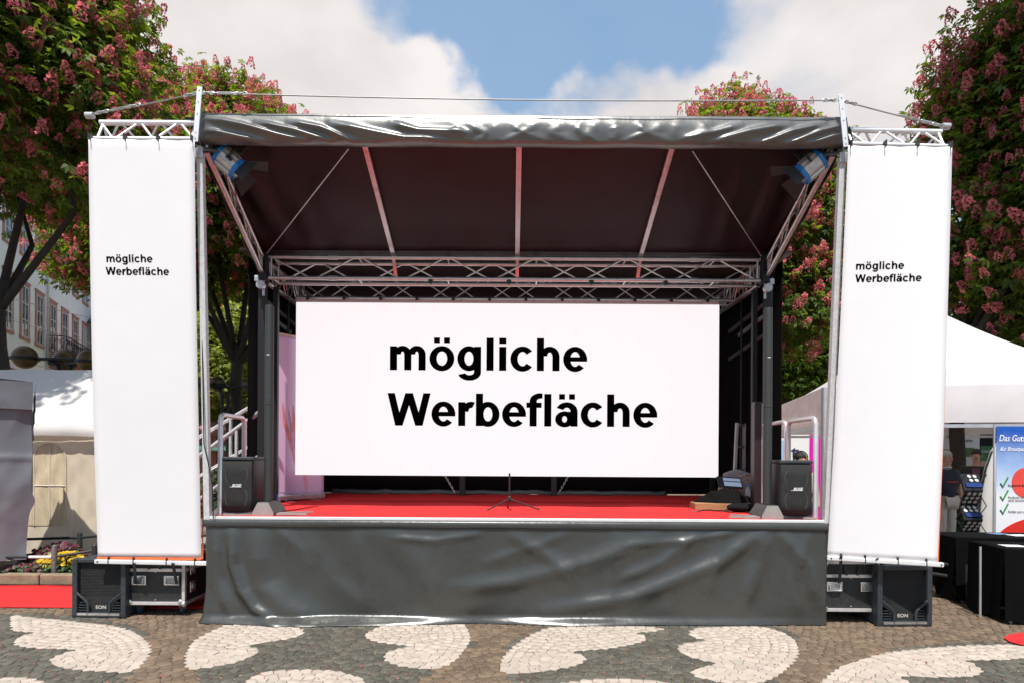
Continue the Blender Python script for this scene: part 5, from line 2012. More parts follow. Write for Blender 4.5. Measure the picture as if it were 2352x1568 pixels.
def notice(label, u0, u1, y, heading, seed, pics):
    l, r = px(u0, 1050, y).x, px(u1, 1050, y).x
    zt, zb = px(2200, 982, y).z, px(2200, 1180, y).z
    t = thing('notice_board', label, 'notice board', 'white notice boards under the right tent', loc=((l + r) / 2, y, 0))
    MB().box(((l + r) / 2, y + .02, (zt + zb) / 2), (r - l, .03, zt - zb)).build('panel', M_BOARD, t)
    rr = random.Random(seed)
    for (fx, fz, w, h, k) in pics:
        MB().box((l + fx * (r - l), y, zt - fz * (zt - zb)), (w, .008, h)).build('picture', M_PIC[k], t)
        for j in range(3):
            MB().box((l + (fx + .33) * (r - l), y + .001, zt - fz * (zt - zb) + .05 - j * .04), (w * .6, .008, .012)).build('text_line', M_REDP if j == 0 else M_PIC[2], t)
    for (txt, fx0, fx1, fz, m_) in heading:
        text_mesh('lettering', txt, m_, t, (l, y + .004, zt - fz * (zt - zb)), (1, 0, 0), (0, 0, 1), (fx0 * (r - l), fx1 * (r - l)), bold=.02, lift=.004)
    for x in (l + .05, r - .05):
        MB().box((x, y + .06, zb / 2), (.04, .04, zb)).build('leg', M_TLEG, t)
    return t


notice('white notice board headed KAUFEN behind the standing man in the dark jacket', 2206, 2250, 13.6, [('KAUFEN', .0, .62, .16, M_NAVY), ('PP', .0, .28, .70, M_REDP), ('19', .05, .35, .84, M_NAVY)], 3,
       [(.40, .28, .26, .2, 0), (.42, .47, .26, .14, 3), (.42, .60, .2, .12, 4)])
notice('white notice board with small house pictures beside the polo shirt man', 2150, 2190, 13.6, [], 4, [(.35, .28, .24, .12, 2), (.35, .42, .24, .16, 1), (.35, .66, .24, .12, 0), (.35, .80, .2, .1, 4)])
# dark stall wall with a green poster behind
dk = MB().box((px(2300, 1050, 14.4).x, 14.4, 1.2), (3.2, .08, 2.4)).build('stall_wall', mat('dark_stall_cloth', (.008, .008, .010), .9))
tag(dk, 'black cloth wall of a stall behind the green poster', 'stall wall')
gp = thing('green_poster', 'green topped poster with a face standing behind the man in the dark jacket', 'poster', loc=(px(2270, 1050, 13.2).x, 13.2, 0))
l, r = px(2252, 1050, 13.2).x, px(2284, 1050, 13.2).x
zt = px(2268, 1023, 13.2).z
MB().box(((l + r) / 2, 13.2, zt - .16), (r - l, .02, .32)).build('green_header', mat('poster_green', (.03, .16, .05), .6), gp)
MB().box(((l + r) / 2, 13.2, (zt - .32) / 2), (r - l, .02, zt - .32)).build('portrait_sheet', mat('poster_skin', (.36, .24, .18), .6, 0, .5, 5), gp)
text_mesh('lettering', 'Ihr neues Zuhause', M_BOARD, gp, (l, 13.19, zt - .14), (1, 0, 0), (0, 0, 1), (.02, r - l - .02), yscale=.09, lift=.003)

# white arched frame beside the voucher banner
ar = thing('arched_tent_frame', 'white arched tent frame with grey window between the brochure rack and the blue roll-up', 'tent frame', loc=(px(2270, 1240, 9).x, 9.0, 0))
arc = [px(2247, 1260, 9.0), px(2248, 1190, 9.0), px(2254, 1130, 9.0), px(2264, 1080, 9.0), px(2278, 1040, 9.0), px(2300, 1008, 9.0), px(2330, 990, 9.0)]
arc[0].z = 0
MB().path([p + Vector((.09, 0, 0)) for p in arc], [.095] * 7, 12).build('arch', M_PVC, ar, smooth=True)
MB().path(arc, .02, 8).build('arch_piping', M_BLACK, ar, smooth=True)
win = [p + Vector((.16, .03, 0)) for p in arc] + [Vector((arc[-1].x + .2, 9.03, 0))]
MB().prism(win, (0, .012, 0)).build('window_panel', mat('grey_window_film', (.34, .35, .33), .2, 0, .3, 3, bump=.4, bscale=7), ar)

# roll-up with blue sky, red circle and ticks
YR = 7.95
l, r = px(2288, 1100, YR).x, px(2288, 1100, YR).x + .85
vt, vb = px(2320, 978, YR).z, .04
gv = thing('rollup_banner', 'blue and white voucher roll-up banner with green ticks behind the black tables', 'banner', loc=((l + r) / 2, YR, 0))


def sheet_mat():
    m = mat('voucher_print', (.8, .8, .82), .45, 0, .01, 2)
    nt = m.node_tree
    nd, lk = nt.nodes, nt.links
    b = nd['Principled BSDF']
    tcn = nd.new('ShaderNodeTexCoord')
    sp_ = nd.new('ShaderNodeSeparateXYZ')
    lk.new(tcn.outputs['Object'], sp_.inputs[0])
    nz = nd.new('ShaderNodeTexNoise')
    nz.inputs['Scale'].default_value = 5
    nz.inputs['Detail'].default_value = 5
    lk.new(tcn.outputs['Object'], nz.inputs['Vector'])
    ad = nd.new('ShaderNodeMath'); ad.operation = 'MULTIPLY_ADD'
    ad.inputs[1].default_value = .25
    lk.new(nz.outputs['Fac'], ad.inputs[0]); lk.new(sp_.outputs[2], ad.inputs[2])
    rp = nd.new('ShaderNodeValToRGB')
    e = rp.color_ramp.elements
    e[0].position, e[0].color = .60, (.80, .80, .82, 1)
    e[1].position, e[1].color = 1.0, (.01, .09, .45, 1)
    m1 = rp.color_ramp.elements.new(.78); m1.color = (.35, .5, .75, 1)
    dv = nd.new('ShaderNodeMath'); dv.operation = 'DIVIDE'
    dv.inputs[1].default_value = 2.1
    lk.new(ad.outputs[0], dv.inputs[0])
    lk.new(dv.outputs[0], rp.inputs[0])
    lk.new(rp.outputs[0], b.inputs['Base Color'])
    return m


MB().box(((l + r) / 2, YR, (vt + vb) / 2), (r - l, .006, vt - vb)).build('printed_sheet', sheet_mat(), gv)
MB().box(((l + r) / 2, YR, .04), (r - l + .03, .2, .08)).build('cassette', M_ALU, gv, bevel=.015)
MB().tube((l - .012, YR + .02, 0.02), (l - .012, YR + .02, vt + .03), .012, 8).build('support_pole', M_TLEG, gv, smooth=True)
yf = YR - .003


def on_sheet(u, v):
    p_ = px(u, v, yf)
    return p_


ci = [Vector((on_sheet(2343, 1107).x + .06 + .17 * math.cos(t), yf - .002, on_sheet(2343, 1107).z + .19 * math.sin(t))) for t in [i * 6.283 / 28 for i in range(28)]]
MB().prism(ci, (0, -.002, 0)).build('red_circle', mat('coral_red', (.75, .07, .05), .5), gv)
zr0 = on_sheet(2290, 1240).z
fan = [Vector((l, yf - .002, zr0 - .25))] + [Vector((l + .62 * (1 - math.cos(t)) * 1.37, yf - .002, zr0 - .02 + .36 * math.sin(t))) for t in [i * 1.5708 / 14 for i in range(15)]] + [Vector((r, yf - .002, zr0 - .25))]
MB().prism(fan, (0, -.002, 0)).build('red_wave', mat('signal_red', (.65, .02, .01), .5), gv)
M_GREEN = mat('tick_green', (.03, .22, .06), .5)
for v in (1112, 1142, 1173):
    c = on_sheet(2306, v + 2)
    MB().path([c + Vector((-.05, -.004, .03)), c + Vector((-.02, -.004, -.02)), c + Vector((.05, -.004, .11))], .009, 6).build('tick_mark', M_GREEN, gv)
for (txt, u0, w_, v, sz, m_, sh) in (('Das Gutscheinbuch', 2294, .70, 1012, .115, M_BOARD, .25), ('für Brautpaare & Paare', 2297, .6, 1034, .07, M_BOARD, .25), ('Regional & aktuell', 2315, .34, 1116, .04, M_TEXT, 0),
                                     ('Kaufpreis schon bei Einlösung', 2315, .46, 1143, .038, M_TEXT, 0), ('eines Gutscheins refinanziert', 2315, .44, 1150, .038, M_TEXT, 0), ('Perfekt zum weiterverschenken', 2315, .46, 1176, .038, M_TEXT, 0),
                                     ('Heute hier zum', 2312, .40, 1231, .075, M_BOARD, 0), ('Vorteilspreis kaufen', 2306, .52, 1245, .075, M_BOARD, 0)):
    o_ = on_sheet(u0, v)
    text_mesh('lettering', txt, m_, gv, (o_.x, yf - .005, o_.z), (1, 0, 0), (0, 0, 1), (0, w_), bold=.01, shear=sh, yscale=sz, lift=.002)

# folding brochure rack
M_RACK = mat('rack_black', (.012, .013, .016), .35)
M_BROCH = mat('brochure_blue', (.012, .035, .16), .35, 0, .3, 30)
M_DISC = mat('pale_disc', (.62, .62, .58), .4, 0, .2, 40)
YB = 8.45
bx0, bx1 = px(2214, 1170, YB).x, px(2256, 1170, YB).x
bk_ = thing('brochure_rack', 'black zigzag brochure rack with five tilted trays beside the white arch', 'brochure rack', loc=((bx0 + bx1) / 2, YB, 0))
zs = [px(2235, v, YB).z for v in (1088, 1125, 1160, 1192, 1222, 1256)]
for i in range(5):
    y0, y1 = (YB + .12, YB - .05) if i % 2 == 0 else (YB - .05, YB + .12)
    a_, b_ = Vector(((bx0 + bx1) / 2, y0, zs[i])), Vector(((bx0 + bx1) / 2, y1, zs[i + 1]))
    sh = .03 if i % 2 == 0 else -.03
    tray = MB().add([(bx0 + sh, y0, zs[i]), (bx1 + sh, y0, zs[i]), (bx1 - sh, y1, zs[i + 1]), (bx0 - sh, y1, zs[i + 1])], [(3, 2, 1, 0)]).build('tray', M_RACK, bk_, solid=.012)
    nrm = Vector((0, -(zs[i] - zs[i + 1]), -(y1 - y0))) if False else (Vector((1, 0, 0)).cross(b_ - a_)).normalized()
    if nrm.y > 0:
        nrm = -nrm
    if i % 2 == 0:
        c = a_.lerp(b_, .72) + nrm * .02
        MB().bar(c - Vector((.11, 0, 0)), c + Vector((.11, 0, 0)), .006, .07, up=nrm.cross(Vector((1, 0, 0)))).build('brochure', M_BROCH, tray)
    for rw in range(2 if i % 2 == 0 else 3):
        for k in range(3):
            if i == 0 and k == 0:
                continue
            c = a_.lerp(b_, (.18 + rw * .24) if i % 2 == 0 else (.2 + rw * .27)) + Vector(((k - 1) * .075, 0, 0)) + nrm * .012
            MB().lathe([(.024, 0), (.025, .004), (.015, .006)], c, nrm, 12).build('disc', M_DISC, tray)
for x in (bx0 - .02, bx1 + .02):
    for i in range(5):
        y0, y1 = (YB - .05, YB + .12) if i % 2 == 0 else (YB + .12, YB - .05)
        MB().tube((x, y0, zs[i]), (x, y1, zs[i + 1]), .006, 6).build('side_wire', M_RACK, bk_)
MB().box(((bx0 + bx1) / 2, YB, .02), (.34, .3, .04)).build('foot', M_RACK, bk_)
MB().box(((bx0 + bx1) / 2, YB + .04, (zs[5]) / 2 + .02), (.06, .04, zs[5])).build('stem', M_RACK, bk_)

# tables with black cloths
M_CLOTH = mat('black_tablecloth', (.004, .004, .0045), .95, 0, .2, 5, bump=.3, bscale=120, spec=.08)


def cloth_table(label, corner, e1, e2, L1, L2, hgt, drop, seed, group):
    e1, e2 = Vector(e1).normalized(), Vector(e2).normalized()
    c = Vector(corner)
    t = thing('black_cloth_table', label, 'table', group, loc=c + e1 * L1 / 2 + e2 * L2 / 2)
    f = Fold(seed, 7, 3, 11)
    top = MB()
    top.grid(lambda a, b: c + e1 * (a * L1) + e2 * (b * L2) + Vector((0, 0, hgt + .003 * f(a * 3, b * 3))), 10, 10)
    top.build('cloth_top', M_CLOTH, t, smooth='full', solid=.004)
    per = [(c, c + e1 * L1, -e2), (c + e1 * L1, c + e1 * L1 + e2 * L2, e1), (c + e1 * L1 + e2 * L2, c + e2 * L2, e2), (c + e2 * L2, c, -e1)]
    for (p0, p1, n) in per:
        L = (p1 - p0).length
        g_ = MB()
        g_.grid(lambda a, b, p0=p0, p1=p1, n=n, L=L: p0.lerp(p1, a) + n * (.012 * b + (.022 + .02 * f(a * L * 2.2, 0)) * b ** 1.3 * (.4 + abs(math.sin(a * L * 7)))) + Vector((0, 0, hgt - b * (drop + .02 * f(a * L * 2, 3)))), 40, 10)
        g_.build('cloth_side', M_CLOTH, t, smooth='full')
    for i in (.06, .94):
        for j in (.08, .92):
            q_ = c + e1 * (L1 * i) + e2 * (L2 * j)
            MB().tube(q_, q_ + Vector((0, 0, hgt - .01)), .014, 8).build('leg', M_TLEG, t)
    return t


k1 = gnd(2306, 1432)
cloth_table('black clothed table nearest the camera at the right edge', (k1.x, k1.y, 0), (.97, -.12, 0), (.16, .98, 0), 1.5, .62, .735, .70, 131, 'black clothed tables')
k2 = Vector((5.02, 6.98, 0))
cloth_table('black clothed table behind the front one, in front of the blue roll-up', k2, (.99, -.06, 0), (.06, .99, 0), 1.8, .6, .735, .70, 132, 'black clothed tables')
lg = px(2252, 1330, 6.35)
MB_ = MB().tube((lg.x, lg.y, 0), (lg.x + .02, lg.y + .03, .72), .011, 8).build('table_prop', M_TLEG)
tag(MB_, 'thin metal table leg standing beside the front black tablecloth', 'table leg')
for i, (u, v, y, w_, m_, lb) in enumerate(((2325, 1272, 6.3, .2, M_BOARD, 'white leaflet with red edge lying at the edge of the front black table'), (2340, 1252, 7.2, .22, M_BOARD, 'white leaflet lying on the rear black table at right'),
                                          (2290, 1246, 7.35, .18, M_PIC[1], 'pale blue leaflet lying on the rear black table at left'))):
    p_ = px(u, v, y)
    z_ = .742
    lf = MB().box((p_.x, y, z_), (w_, .14, .004), Matrix.Rotation(R(14 * i - 8), 3, 'Z')).build('leaflet', m_)
    tag(lf, lb, 'leaflet', 'leaflets on the tables')


# ================================================================== TREES
M_BARK = mat('chestnut_bark', (.035, .029, .023), .9, 0, .35, 5, bump=1, bscale=22, stretch=(3, 3, .7))
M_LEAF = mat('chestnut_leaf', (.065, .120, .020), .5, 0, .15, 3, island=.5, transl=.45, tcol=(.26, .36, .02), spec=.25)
M_LEAF_F = mat('sun_painted_far_leaf', (.22, .27, .05), .5, 0, .15, 3, island=.4, transl=.5, tcol=(.55, .6, .09))  # sunlit brightness is put into the far leaf colour
M_BLOOM = mat('red_chestnut_blossom', (.72, .23, .25), .75, 0, .12, 5, island=.4, transl=.4, tcol=(.85, .25, .27))
M_HEDGE = mat('dark_shrub_leaf', (.03, .065, .02), .45, 0, .15, 4, island=.4, transl=.25)


def leaf_template():
    V, Fc = [], []
    for ang, L in ((-105, .55), (-62, .8), (-22, 1.0), (22, 1.0), (62, .8), (105, .55)):
        c, s = math.cos(R(ang)), math.sin(R(ang))
        w = .19 * L
        b = len(V)
        V += [(0.04 * c, .04 * s, 0), (c * L * .62 - s * w, s * L * .62 + c * w, -.05 * L), (c * L, s * L, -.34 * L), (c * L * .62 + s * w, s * L * .62 - c * w, -.05 * L)]
        Fc.append((b, b + 3, b + 2, b + 1))
    return np.array(V), Fc


def bloom_template(seed, n=26):
    r = random.Random(seed)
    V, Fc = [], []
    for i in range(n):
        h = (i + .5) / n
        rad = .30 * (1 - h) ** .8 + .04
        a = i * 2.4 + r.uniform(-.3, .3)
        c = Vector((rad * math.cos(a), rad * math.sin(a), h))
        out = Vector((math.cos(a), math.sin(a), r.uniform(-.2, .5))).normalized()
        x, y, _ = basis(out)
        for k in range(2):
            t = r.uniform(0, 3.14)
            u = x * math.cos(t) + y * math.sin(t)
            w = out * r.uniform(.6, 1) + (y * math.cos(t) - x * math.sin(t)) * r.uniform(-.5, .5)
            s = r.uniform(.10, .15)
            b = len(V)
            V += [tuple(c - u * s), tuple(c + u * s), tuple(c + u * s * .8 + w * s * 1.2), tuple(c - u * s * .8 + w * s * 1.2)]
            Fc.append((b, b + 1, b + 2, b + 3))
    return np.array(V), Fc


LEAF_T = leaf_template()
BLOOM_T = [bloom_template(k) for k in range(3)]


def frames(n, up):
    """n: (N,3) main axes, up: (N,3) -> (N,3,3) with columns x, y, z=n"""
    z = n / (np.linalg.norm(n, axis=1)[:, None] + 1e-9)
    x = np.cross(up, z)
    x /= (np.linalg.norm(x, axis=1)[:, None] + 1e-9)
    y = np.cross(z, x)
    return np.stack([x, y, z], 2)


def scatter(template, pos, fr, size):
    V, Fc = template
    N, k = len(pos), len(V)
    W_ = np.einsum('nij,kj->nki', fr, V) * size[:, None, None] + pos[:, None, :]
    base = (np.arange(N) * k)[:, None, None]
    Fa = (np.array(Fc)[None] + base).reshape(-1)
    return W_.reshape(-1, 3), Fa, np.full(N * len(Fc), 4)


def tree(name, label, base, trunk_r, fork, centre, radii, nb, per, leaf, seed, bloom=.35, bsize=.22, group=None, cat='tree', lmat=None, lean=(0, 0), bough=(.8, 1.3), limbs=9, spread=.20, low=-.55, flare=0.0):
    r = np.random.default_rng(seed)
    base = Vector(base)
    t = thing(name, label, cat, group, loc=base)
    c = np.array(centre, float)
    rad = np.array(radii, float)
    top = Vector((base.x + lean[0], base.y + lean[1], fork))
    n = 8
    pts = [base.lerp(top, i / n) + Vector((.05 * math.sin(i * 1.7 + seed), .04 * math.cos(i * 1.3 + seed), 0)) for i in range(n + 1)]
    MB().path(pts, [trunk_r * (1.35 if i == 0 else 1.08 - .25 * i / n + .05 * math.sin(i * 2.1)) for i in range(n + 1)], 14).build('trunk', M_BARK, t, smooth='full')
    # bough centres
    B = []
    while len(B) < nb:
        d = r.normal(size=3)
        d /= np.linalg.norm(d)
        if d[2] < low:
            continue
        q = r.uniform(.35, 1) ** .5
        B.append(c + d * rad * q * .80 * np.array([1 - flare * d[2], 1 - flare * d[2], 1]))
    B = np.array(B)
    br = r.uniform(bough[0], bough[1], nb)
    for i in range(limbs):
        e = Vector(B[i])
        m = pts[-1].lerp(e, .45) + Vector((r.normal(0, .2), r.normal(0, .2), -.25))
        m2 = pts[-1].lerp(e, .75) + Vector((r.normal(0, .2), r.normal(0, .2), .05))
        MB().path([pts[-2], m, m2, e], [trunk_r * .55, trunk_r * .34, trunk_r * .2, trunk_r * .07], 8).build('limb', M_BARK, t, smooth='full')
    P, D = [], []
    for b, q in zip(B, br):
        k = int(per * (q / 1.05) ** 2)
        d = r.normal(size=(k, 3))
        d /= np.linalg.norm(d, axis=1)[:, None]
        rr_ = q * r.uniform(.35, 1, k) ** .45
        P.append(b + d * rr_[:, None] * np.array([1.1, 1.1, .85]))
        D.append(d * .6 + (b - c) / rad * .6 + np.array([0, 0, .25]))
    P, D = np.concatenate(P), np.concatenate(D)
    D /= np.linalg.norm(D, axis=1)[:, None] + 1e-9
    L = 7
    lp = np.repeat(P, L, 0) + r.normal(size=(len(P) * L, 3)) * spread
    ld_ = np.repeat(D, L, 0) + r.normal(size=(len(P) * L, 3)) * .55
    ld_[:, 2] -= .15
    ld_ /= np.linalg.norm(ld_, axis=1)[:, None]
    up = np.repeat(np.array([[0, 0, 1.0]]), len(lp), 0) + r.normal(size=(len(lp), 3)) * .45 + ld_ * .5
    fr = frames(up, ld_)          # z = leaf normal, y close to the outward direction
    fr = np.stack([fr[:, :, 1], -fr[:, :, 0], fr[:, :, 2]], 2)
    V, Fa, S = scatter(LEAF_T, lp, fr, leaf * r.uniform(.65, 1.2, len(lp)))
    o = np_mesh('crown', V, Fa, S, lmat or M_LEAF, t)
    o['kind'] = 'stuff'
    if bloom:
        k = r.random(len(P)) < bloom
        bp, bd = P[k] + D[k] * spread * 1.2, D[k]
        up = bd * .75 + np.array([0, 0, .8]) + r.normal(size=bd.shape) * .15
        fr = frames(up, r.normal(size=bd.shape))
        Vs, Fs, Ss, off = [], [], [], 0
        which = r.integers(0, 3, len(bp))
        for w in range(3):
            m_ = which == w
            if not m_.any():
                continue
            V, Fa, S = scatter(BLOOM_T[w], bp[m_], fr[m_], bsize * r.uniform(.7, 1.25, m_.sum()))
            Vs.append(V); Fs.append(Fa + off); Ss.append(S); off += len(V)
        o = np_mesh('blossom', np.concatenate(Vs), np.concatenate(Fs), np.concatenate(Ss), M_BLOOM, t)
        o['kind'] = 'stuff'
    return t


GT = 'red flowering chestnut trees round the square'
tree('chestnut_tree', 'big red flowering chestnut filling the upper left, trunk at the left edge', (px(0, 900, 11).x, 11.0, 0), .135, 4.7, (-9.8, 11.2, 8.1), (3.5, 3.2, 4.3), 66, 74, .155, 201, .75, .20, GT, bough=(.85, 1.3), limbs=7, low=-.4)
tree('chestnut_tree', 'red flowering chestnut behind the left prop, its crown rising above the roof edge', (px(545, 900, 20).x, 20.0, 0), .2, 5.2, (-9.5, 20.2, 9.2), (4.8, 4.0, 4.9), 88, 64, .19, 202, .75, .25, GT, bough=(1.0, 1.5), limbs=8, flare=.3)
tree('chestnut_tree', 'red flowering chestnut whose pink top shows over the right end of the roof', (8.0, 19.2, 0), .2, 5.0, (7.0, 19.0, 8.2), (2.9, 3.2, 4.7), 72, 62, .19, 203, .75, .25, GT, bough=(.9, 1.35), limbs=8, low=-.8, flare=.35)
tree('chestnut_tree', 'dark shaded red flowering chestnut filling the upper right', (px(2198, 1100, 13).x, 13.0, 0), .14, 4.2, (11.9, 13.0, 7.6), (3.2, 3.0, 5.4), 84, 66, .17, 204, .65, .22, GT, bough=(.9, 1.4), limbs=9, low=-.9)
# tall neighbours outside the picture that shade the right hand trees and the marquee roof, the last one added
tree('chestnut_tree', 'tall chestnut beyond the right edge shading the stalls', (11.8, 8.2, 0), .25, 9.0, (11.4, 8.4, 14.2), (3.3, 3.2, 4.8), 54, 50, .22, 205, 0, group=GT, bough=(1.1, 1.6), limbs=7)
tree('chestnut_tree', 'chestnut beyond the left edge shading the marquee roof', (-10.2, 6.4, 0), .2, 7.0, (-9.3, 7.6, 9.4), (1.7, .9, 1.0), 7, 34, .2, 206, 0, group=GT, bough=(.9, 1.3), limbs=6)
tree('chestnut_tree', 'added unseen tall chestnut past the upper left corner, placed to darken its neighbour', (-11.6, 7.0, 0), .25, 10.0, (-10.5, 7.0, 15.6), (2.7, 2.2, 3.4), 34, 46, .22, 207, 0, group=GT, bough=(1.0, 1.5), limbs=7)  # unseen tree added to darken the upper left crown
# bright foliage far behind
GF = 'sunlit trees in the far background'
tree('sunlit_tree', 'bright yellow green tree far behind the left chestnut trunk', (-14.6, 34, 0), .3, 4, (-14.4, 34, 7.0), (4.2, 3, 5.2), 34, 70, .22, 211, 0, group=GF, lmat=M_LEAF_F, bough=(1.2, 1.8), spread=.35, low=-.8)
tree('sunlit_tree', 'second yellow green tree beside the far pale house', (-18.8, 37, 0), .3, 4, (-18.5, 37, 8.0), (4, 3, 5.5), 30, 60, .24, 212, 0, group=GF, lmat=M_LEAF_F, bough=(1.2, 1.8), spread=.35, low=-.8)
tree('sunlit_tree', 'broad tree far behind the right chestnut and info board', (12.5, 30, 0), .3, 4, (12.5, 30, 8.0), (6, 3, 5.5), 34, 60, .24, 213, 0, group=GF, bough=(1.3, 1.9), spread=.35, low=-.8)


def shrub(label, c, rad, n, seed, m_=None, size=.07):
    r = np.random.default_rng(seed)
    t = thing('garden_shrub', label, 'shrub', 'shrubs behind the stage', loc=(c[0], c[1], 0))
    d = r.normal(size=(n, 3))
    d /= np.linalg.norm(d, axis=1)[:, None]
    P = np.array(c) + d * np.array(rad) * (r.uniform(.3, 1, n) ** .5)[:, None] * (1 + .15 * np.sin(d[:, :1] * 5 + 2 * d[:, 2:3] * 4))
    P = P[P[:, 2] > .05]
    up = d[:len(P)] + np.array([0, -.3, .8]) + r.normal(size=(len(P), 3)) * .5
    fr = frames(up, r.normal(size=(len(P), 3)))
    V, Fa, S = scatter(LEAF_T, P, fr, size * r.uniform(.6, 1.3, len(P)))
    o = np_mesh('foliage', V, Fa, S, m_ or M_HEDGE, t)
    o['kind'] = 'stuff'
    for k in range(5):
        MB().tube((c[0] + .05 * k - .1, c[1], 0), (c[0] + rad[0] * .6 * math.cos(k * 1.3), c[1] + rad[1] * .5 * math.sin(k * 1.3), c[2] + .2), .015, 6, .006).build('stem', M_BARK, t)
    return t


shrub('dark green shrub seen through the left stair rails', (px(490, 1100, 10.5).x, 10.6, .75), (.55, .5, .62), 1500, 301)
shrub('low dark shrub at the foot of the left chestnut trunk', (px(572, 1040, 15).x, 15.2, 1.3), (.45, .4, .6), 600, 302)
shrub('dark low shrub behind the polo shirt man under the right tent', (px(2205, 1160, 12.2).x, 12.3, .55), (.75, .4, .5), 1100, 303)

# ================================================================== BUILDINGS
M_WALL = mat('white_render', (.84, .83, .80), .85, 0, .05, .8, dirt=.12)
M_SAND = mat('red_sandstone', (.44, .215, .17), .85, 0, .14, 3, bump=.3, bscale=12)
M_GLASS = mat('dark_window_glass', (.02, .025, .03), .06, 0, .1, 2, spec=.8)
M_SASH = mat('white_sash', (.62, .62, .60), .5)
M_ROOF = mat('slate_roof', (.06, .06, .07), .6, 0, .3, 3)
M_IRON = mat('wrought_iron', (.012, .012, .013), .5, .3)


def window_kit(parent, o, ex, n, w, h, fr_w=.20, proud=.05, head=True, sashes=3):
    """o: bottom centre on the wall plane, ex: along the wall, n: outward"""
    ez = Vector((0, 0, 1))
    root = MB()
    rot = Matrix((ex, n, ez)).transposed()
    root.box(o + ez * h / 2 + n * .012, (w, .02, h), rot)
    pane = root.build('window', M_GLASS, parent)
    jb = MB()
    for s in (-1, 1):
        jb.box(o + ex * s * (w / 2 + fr_w / 2) + ez * h / 2 + n * proud / 2, (fr_w, proud, h), rot)
    jb.box(o + ez * (h + fr_w / 2) + n * proud / 2, (w + 2 * fr_w, proud, fr_w), rot)
    if head:
        jb.box(o + ez * (h + fr_w + .05) + n * (proud * .7), (w + 2 * fr_w + .1, proud * 1.4, .1), rot)
    jb.build('stone_frame', M_SAND, pane)
    MB().box(o - ez * .07 + n * (proud * .65), (w + 2 * fr_w + .12, proud * 1.3, .14), rot).build('sill', M_SAND, pane)
    sa = MB()
    for s in (-.47, 0, .47):
        sa.box(o + ex * s * w + ez * h / 2 + n * .035, (.06, .03, h), rot)
    for k in range(sashes + 1):
        sa.box(o + ez * (h * k / sashes * .98 + .03) + n * .036, (w, .03, .05), rot)
    sa.build('sash', M_SASH, pane)
    return pane


# long white palace front running away on the left
K0, YK = 16.0, 33.0
exd = Vector((-.38, 1, 0)).normalized()
nd_ = Vector((exd.y, -exd.x, 0))
bay = YK / K0 * 1.07
o0 = px(59 / 1.0833, 950, YK)
o0.z = 0
pal = thing('white_palace', 'long white building with red sandstone window frames behind the left tents', 'building', loc=o0)
NB0, NB1 = -5, 14
A, Bp = o0 + exd * bay * (NB0 - .5), o0 + exd * bay * (NB1 + .5)
mid = (A + Bp) / 2 - nd_ * 3
rotw = Matrix((exd, nd_, Vector((0, 0, 1)))).transposed()
MB().box(mid + Vector((0, 0, 8)), ((Bp - A).length, 6, 16), rotw).build('wall', M_WALL, pal)
MB().box(mid + nd_ * 3.05 + Vector((0, 0, 15.85)), ((Bp - A).length + .4, .5, .5), rotw).build('cornice', M_SAND, pal)
MB().box(mid + nd_ * 3.03 + Vector((0, 0, 5.9)), ((Bp - A).length, .12, .3), rotw).build('string_course', M_SAND, pal)
rp = MB()
a1, b1_ = A + nd_ * .3 + Vector((0, 0, 16.1)), Bp + nd_ * .3 + Vector((0, 0, 16.1))
a2, b2_ = A - nd_ * 3 + Vector((0, 0, 19)), Bp - nd_ * 3 + Vector((0, 0, 19))
a3, b3_ = A - nd_ * 6.2 + Vector((0, 0, 16.1)), Bp - nd_ * 6.2 + Vector((0, 0, 16.1))
rp.add([a1, b1_, b2_, a2, a3, b3_], [(0, 1, 2, 3), (3, 2, 5, 4), (0, 3, 4), (1, 5, 2)])
rp.build('roof', M_ROOF, pal)
for k in range(NB0, NB1 + 1):
    c = o0 + exd * bay * k
    window_kit(pal, c + Vector((0, 0, 7.9)) + nd_ * .0, exd, nd_, .95, 2.7)
    window_kit(pal, c + Vector((0, 0, 12.3)), exd, nd_, .95, 1.9)
    window_kit(pal, c + Vector((0, 0, 2.0)), exd, nd_, .95, 2.6)
MB().tube(o0 + exd * bay * 1.5 + nd_ * .1, o0 + exd * bay * 1.5 + nd_ * .1 + Vector((0, 0, 15.6)), .06, 8).build('downpipe', M_STEEL, pal)
